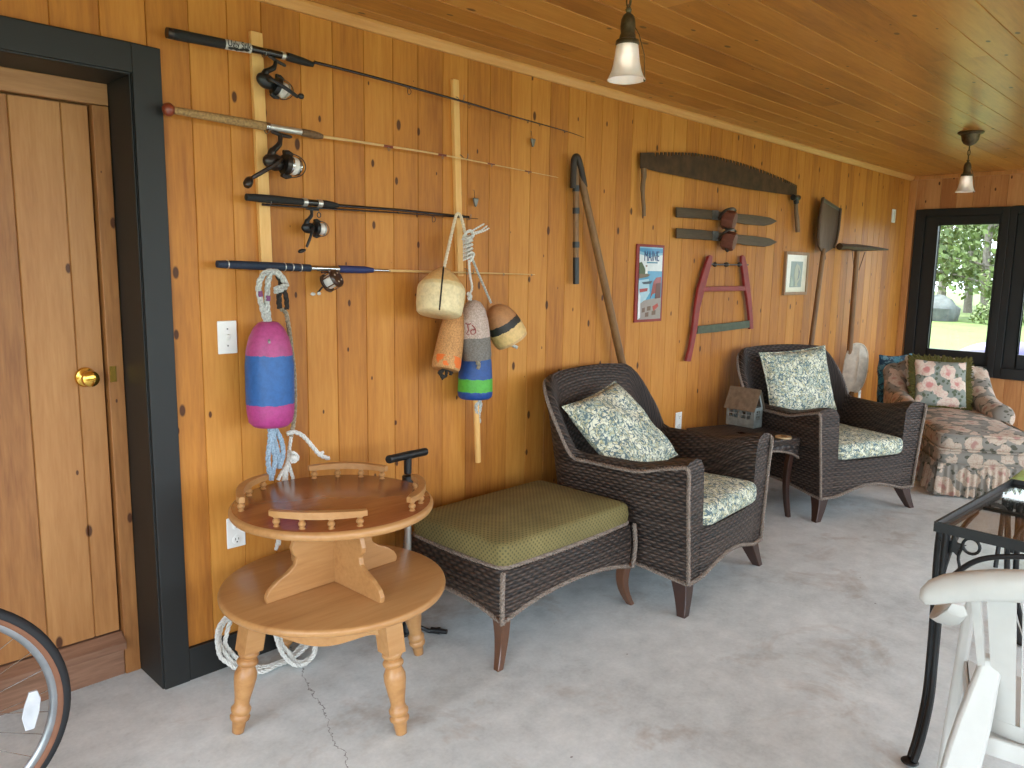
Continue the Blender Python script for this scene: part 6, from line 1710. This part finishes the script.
# ------------------------------------------------------------------ outdoors
b = MB(); b.box((-70, -70, -.35), (95, 80, -.18)); o = b.build('lawn_ground', 'grass', smooth=False); struct(o)
M['gravel'] = plain('pale_bounce_gravel', (176, 170, 160), .9, 0, 0, .2, 30, .3)
b = MB(); b.box((-9, -8.5, -.20), (EX+1.0, FY-.26, -.165)); struct(b.build('ground_bounce_gravel', 'gravel', smooth=False))  # unseen gravel, added to bounce neutral light up into the room
def tree(x, y, h, seed, label, leafmat='foliage', leaves=1500, group='trees beyond the lawn', spread=1.8):
    rr = random.Random(seed); t = thing('tree', label, 'tree', (x, y, -.18), 0, group)
    m = MB(); base = Vector((x, y, -.18)); top_ = base+Vector((rr.uniform(-.6, .6), rr.uniform(-.6, .6), h))
    m.tube(spline([base, base.lerp(top_, .35)+Vector((rr.uniform(-.2, .2), rr.uniform(-.2, .2), 0)), base.lerp(top_, .7), top_], 4), [lerp(.20, .04, k/12) for k in range(13)], 8)
    tips = []
    for k in range(14):
        f = rr.uniform(.08, .95); p = base.lerp(top_, f); a = rr.uniform(0, 2*PI); L = spread*(1.1-f)*rr.uniform(.6, 1.1)+.4
        q = p+Vector((math.cos(a)*L, math.sin(a)*L, rr.uniform(.0, .9)*L*.6)); m.tube([p, p.lerp(q, .5)+Vector((0, 0, .1)), q], [.06, .04, .015], 6); tips += [p.lerp(q, .55), p.lerp(q, .8), q]
    m.build('trunk', 'bark', t)
    m = MB()
    for k in range(leaves):
        c = rr.choice(tips)+Vector((rr.gauss(0, .38), rr.gauss(0, .38), rr.gauss(0, .30))); s_ = rr.uniform(.08, .20)
        n = Vector((rr.gauss(0, 1), rr.gauss(0, 1), rr.gauss(.6, 1))).normalized(); u = n.orthogonal().normalized()*s_; v = n.cross(u)*.6
        m.add([c-u, c-v, c+u, c+v], [(0, 1, 2, 3)])
    m.build('foliage', leafmat, t, smooth=False); return t
for i, (x, y, h) in enumerate(((36, 8.3, 8), (37, 12.2, 9), (41, 10.2, 10), (37, 4.6, 8), (36, .6, 9), (36, -3.6, 9), (45.5, 12.6, 11), (45.5, 8.2, 11), (42, 6.3, 10), (50, 10.6, 12), (51, 14.2, 12), (50, 6.6, 12))):
    tree(x, y, h, 20+i, 'leafy tree with pale trunk at the far edge of the sunlit lawn', 'foliage' if i % 2 else 'foliage2', 2600)
t = thing('boulder', 'grey rounded boulder at the edge of the lawn seen through the window', 'boulder', (32.6, 8.9, -.18))
P = []; m = MB()
for i in range(20):
    row = []
    for j in range(11):
        a, c = 2*PI*i/20, -PI/2+PI*j/10; n = Vector((math.cos(c)*math.cos(a), math.cos(c)*math.sin(a), math.sin(c))); k = 1+.28*mnoise.noise(n*1.6+Vector((4, 1, 2)))
        row.append(Vector((32.6+n.x*.7*k, 9.1+n.y*.75*k, .05+n.z*.7*k)))
    P.append(row)
m.grid(P, None, True, False); m.build('stone', 'rock', t)
for i, (x, y) in enumerate(((32.2, 7.0), (32.6, 11.0), (32.4, 4.4))):
    rr = random.Random(60+i); t = thing('shrub', 'low green shrub in front of the trees at the lawn edge', 'shrub', (x, y, -.18), 0, 'shrubs at the lawn edge'); m = MB()
    for k in range(900):
        d = Vector((rr.gauss(0, 1), rr.gauss(0, 1), abs(rr.gauss(0, 1)))).normalized()*rr.uniform(.5, 1); c = Vector((x+d.x*.9, y+d.y*.9, -.15+d.z*1.0)); s_ = rr.uniform(.05, .11); n = (d+Vector((rr.gauss(0, .5), rr.gauss(0, .5), rr.gauss(0, .5)))).normalized(); u = n.orthogonal().normalized()*s_; v = n.cross(u)*.6
        m.add([c-u, c-v, c+u, c+v], [(0, 1, 2, 3)])
    m.build('foliage', 'foliage2', t, smooth=False)
# upturned hull on the lawn just beyond the window
hc_ = at_x(1012, 352, 12.6); t = thing('kayak', 'rounded pale violet hull with a pink band on the lawn outside the window', 'kayak', (hc_.x, hc_.y, -.18))
P = []; m = MB(); hz = hc_.z
for i in range(33):
    u = -1+2*i/32; y = hc_.y+u*.78; prof_ = (1-abs(u)**2.2)**.7 if abs(u) < 1 else 0; row = []
    for j in range(13):
        a = PI*j/12; row.append(Vector((hc_.x+math.cos(a)*.36*prof_, y, max(-.17, hz-.18)+math.sin(a)**.8*.33*prof_)))
    P.append(row)
m.grid(P); m.build('hull', 'hull', t)
m = MB(); P = []
for i in range(33):
    u = -1+2*i/32; y = hc_.y+u*.80; prof_ = (1-abs(u)**2.2)**.7 if abs(u) < 1 else 0
    P.append([Vector((hc_.x-.37*prof_-.004, y, hz-.20)), Vector((hc_.x-.372*prof_-.01, y, hz-.10)), Vector((hc_.x+.372*prof_+.01, y, hz-.10)), Vector((hc_.x+.37*prof_+.004, y, hz-.20))])
m.grid(P, None, False, True); m.build('gunwale_band', 'hull_pink', t)
m = MB(); m.box((hc_.x-.2, hc_.y-.36, -.18), (hc_.x+.2, hc_.y-.28, hz-.17)); m.box((hc_.x-.2, hc_.y+.28, -.18), (hc_.x+.2, hc_.y+.36, hz-.17)); m.build('trestle', 'old_wood', t, smooth=False)

# ------------------------------------------------------------------ light
w = bpy.data.worlds.new('daylight'); scene.world = w; w.use_nodes = True
bg = w.node_tree.nodes['Background']; bg.inputs[0].default_value = (.77, .89, 1.0, 1); bg.inputs[1].default_value = 5.5
sun = bpy.data.lights.new('sun', 'SUN'); sun.energy = 7.0; sun.angle = .01; sun.color = (1, .95, .86)
so = bpy.data.objects.new('sun', sun); col.objects.link(so)
d = Vector((.55, .62, -0)).normalized()*math.cos(math.radians(54)); sd_ = Vector((d.x, d.y, math.sin(math.radians(54))))
so.rotation_euler = sd_.to_track_quat('Z', 'Y').to_euler()
def portal(name, c, sx, sy, target):
    l = bpy.data.lights.new(name, 'AREA'); l.shape = 'RECTANGLE'; l.size = sx; l.size_y = sy; l.cycles.is_portal = True
    o = bpy.data.objects.new(name, l); col.objects.link(o); o.location = c; o.rotation_euler = (Vector(target)-Vector(c)).to_track_quat('-Z', 'Y').to_euler(); return o
portal('sky_portal_porch', ((NX+EX)/2, FY-.13, 1.4), EX-NX, 1.7, ((NX+EX)/2, 0, 1.4))
portal('sky_portal_drive', (NX-.13, .2, 1.08), 3.4, 2.15, (0, .2, 1.08))
portal('sky_portal_window', (EX+.13, 1.0, 1.35), 3.2, 1.5, (0, 1.0, 1.35))
scene.view_settings.view_transform = 'Standard'; scene.view_settings.look = 'None'
scene.view_settings.exposure = 0.42; scene.view_settings.gamma = 1.0; scene.view_settings.use_curve_mapping = False
scene.cycles.use_denoising = True
scene.cycles.max_bounces = 8; scene.cycles.diffuse_bounces = 5; scene.cycles.transparent_max_bounces = 12
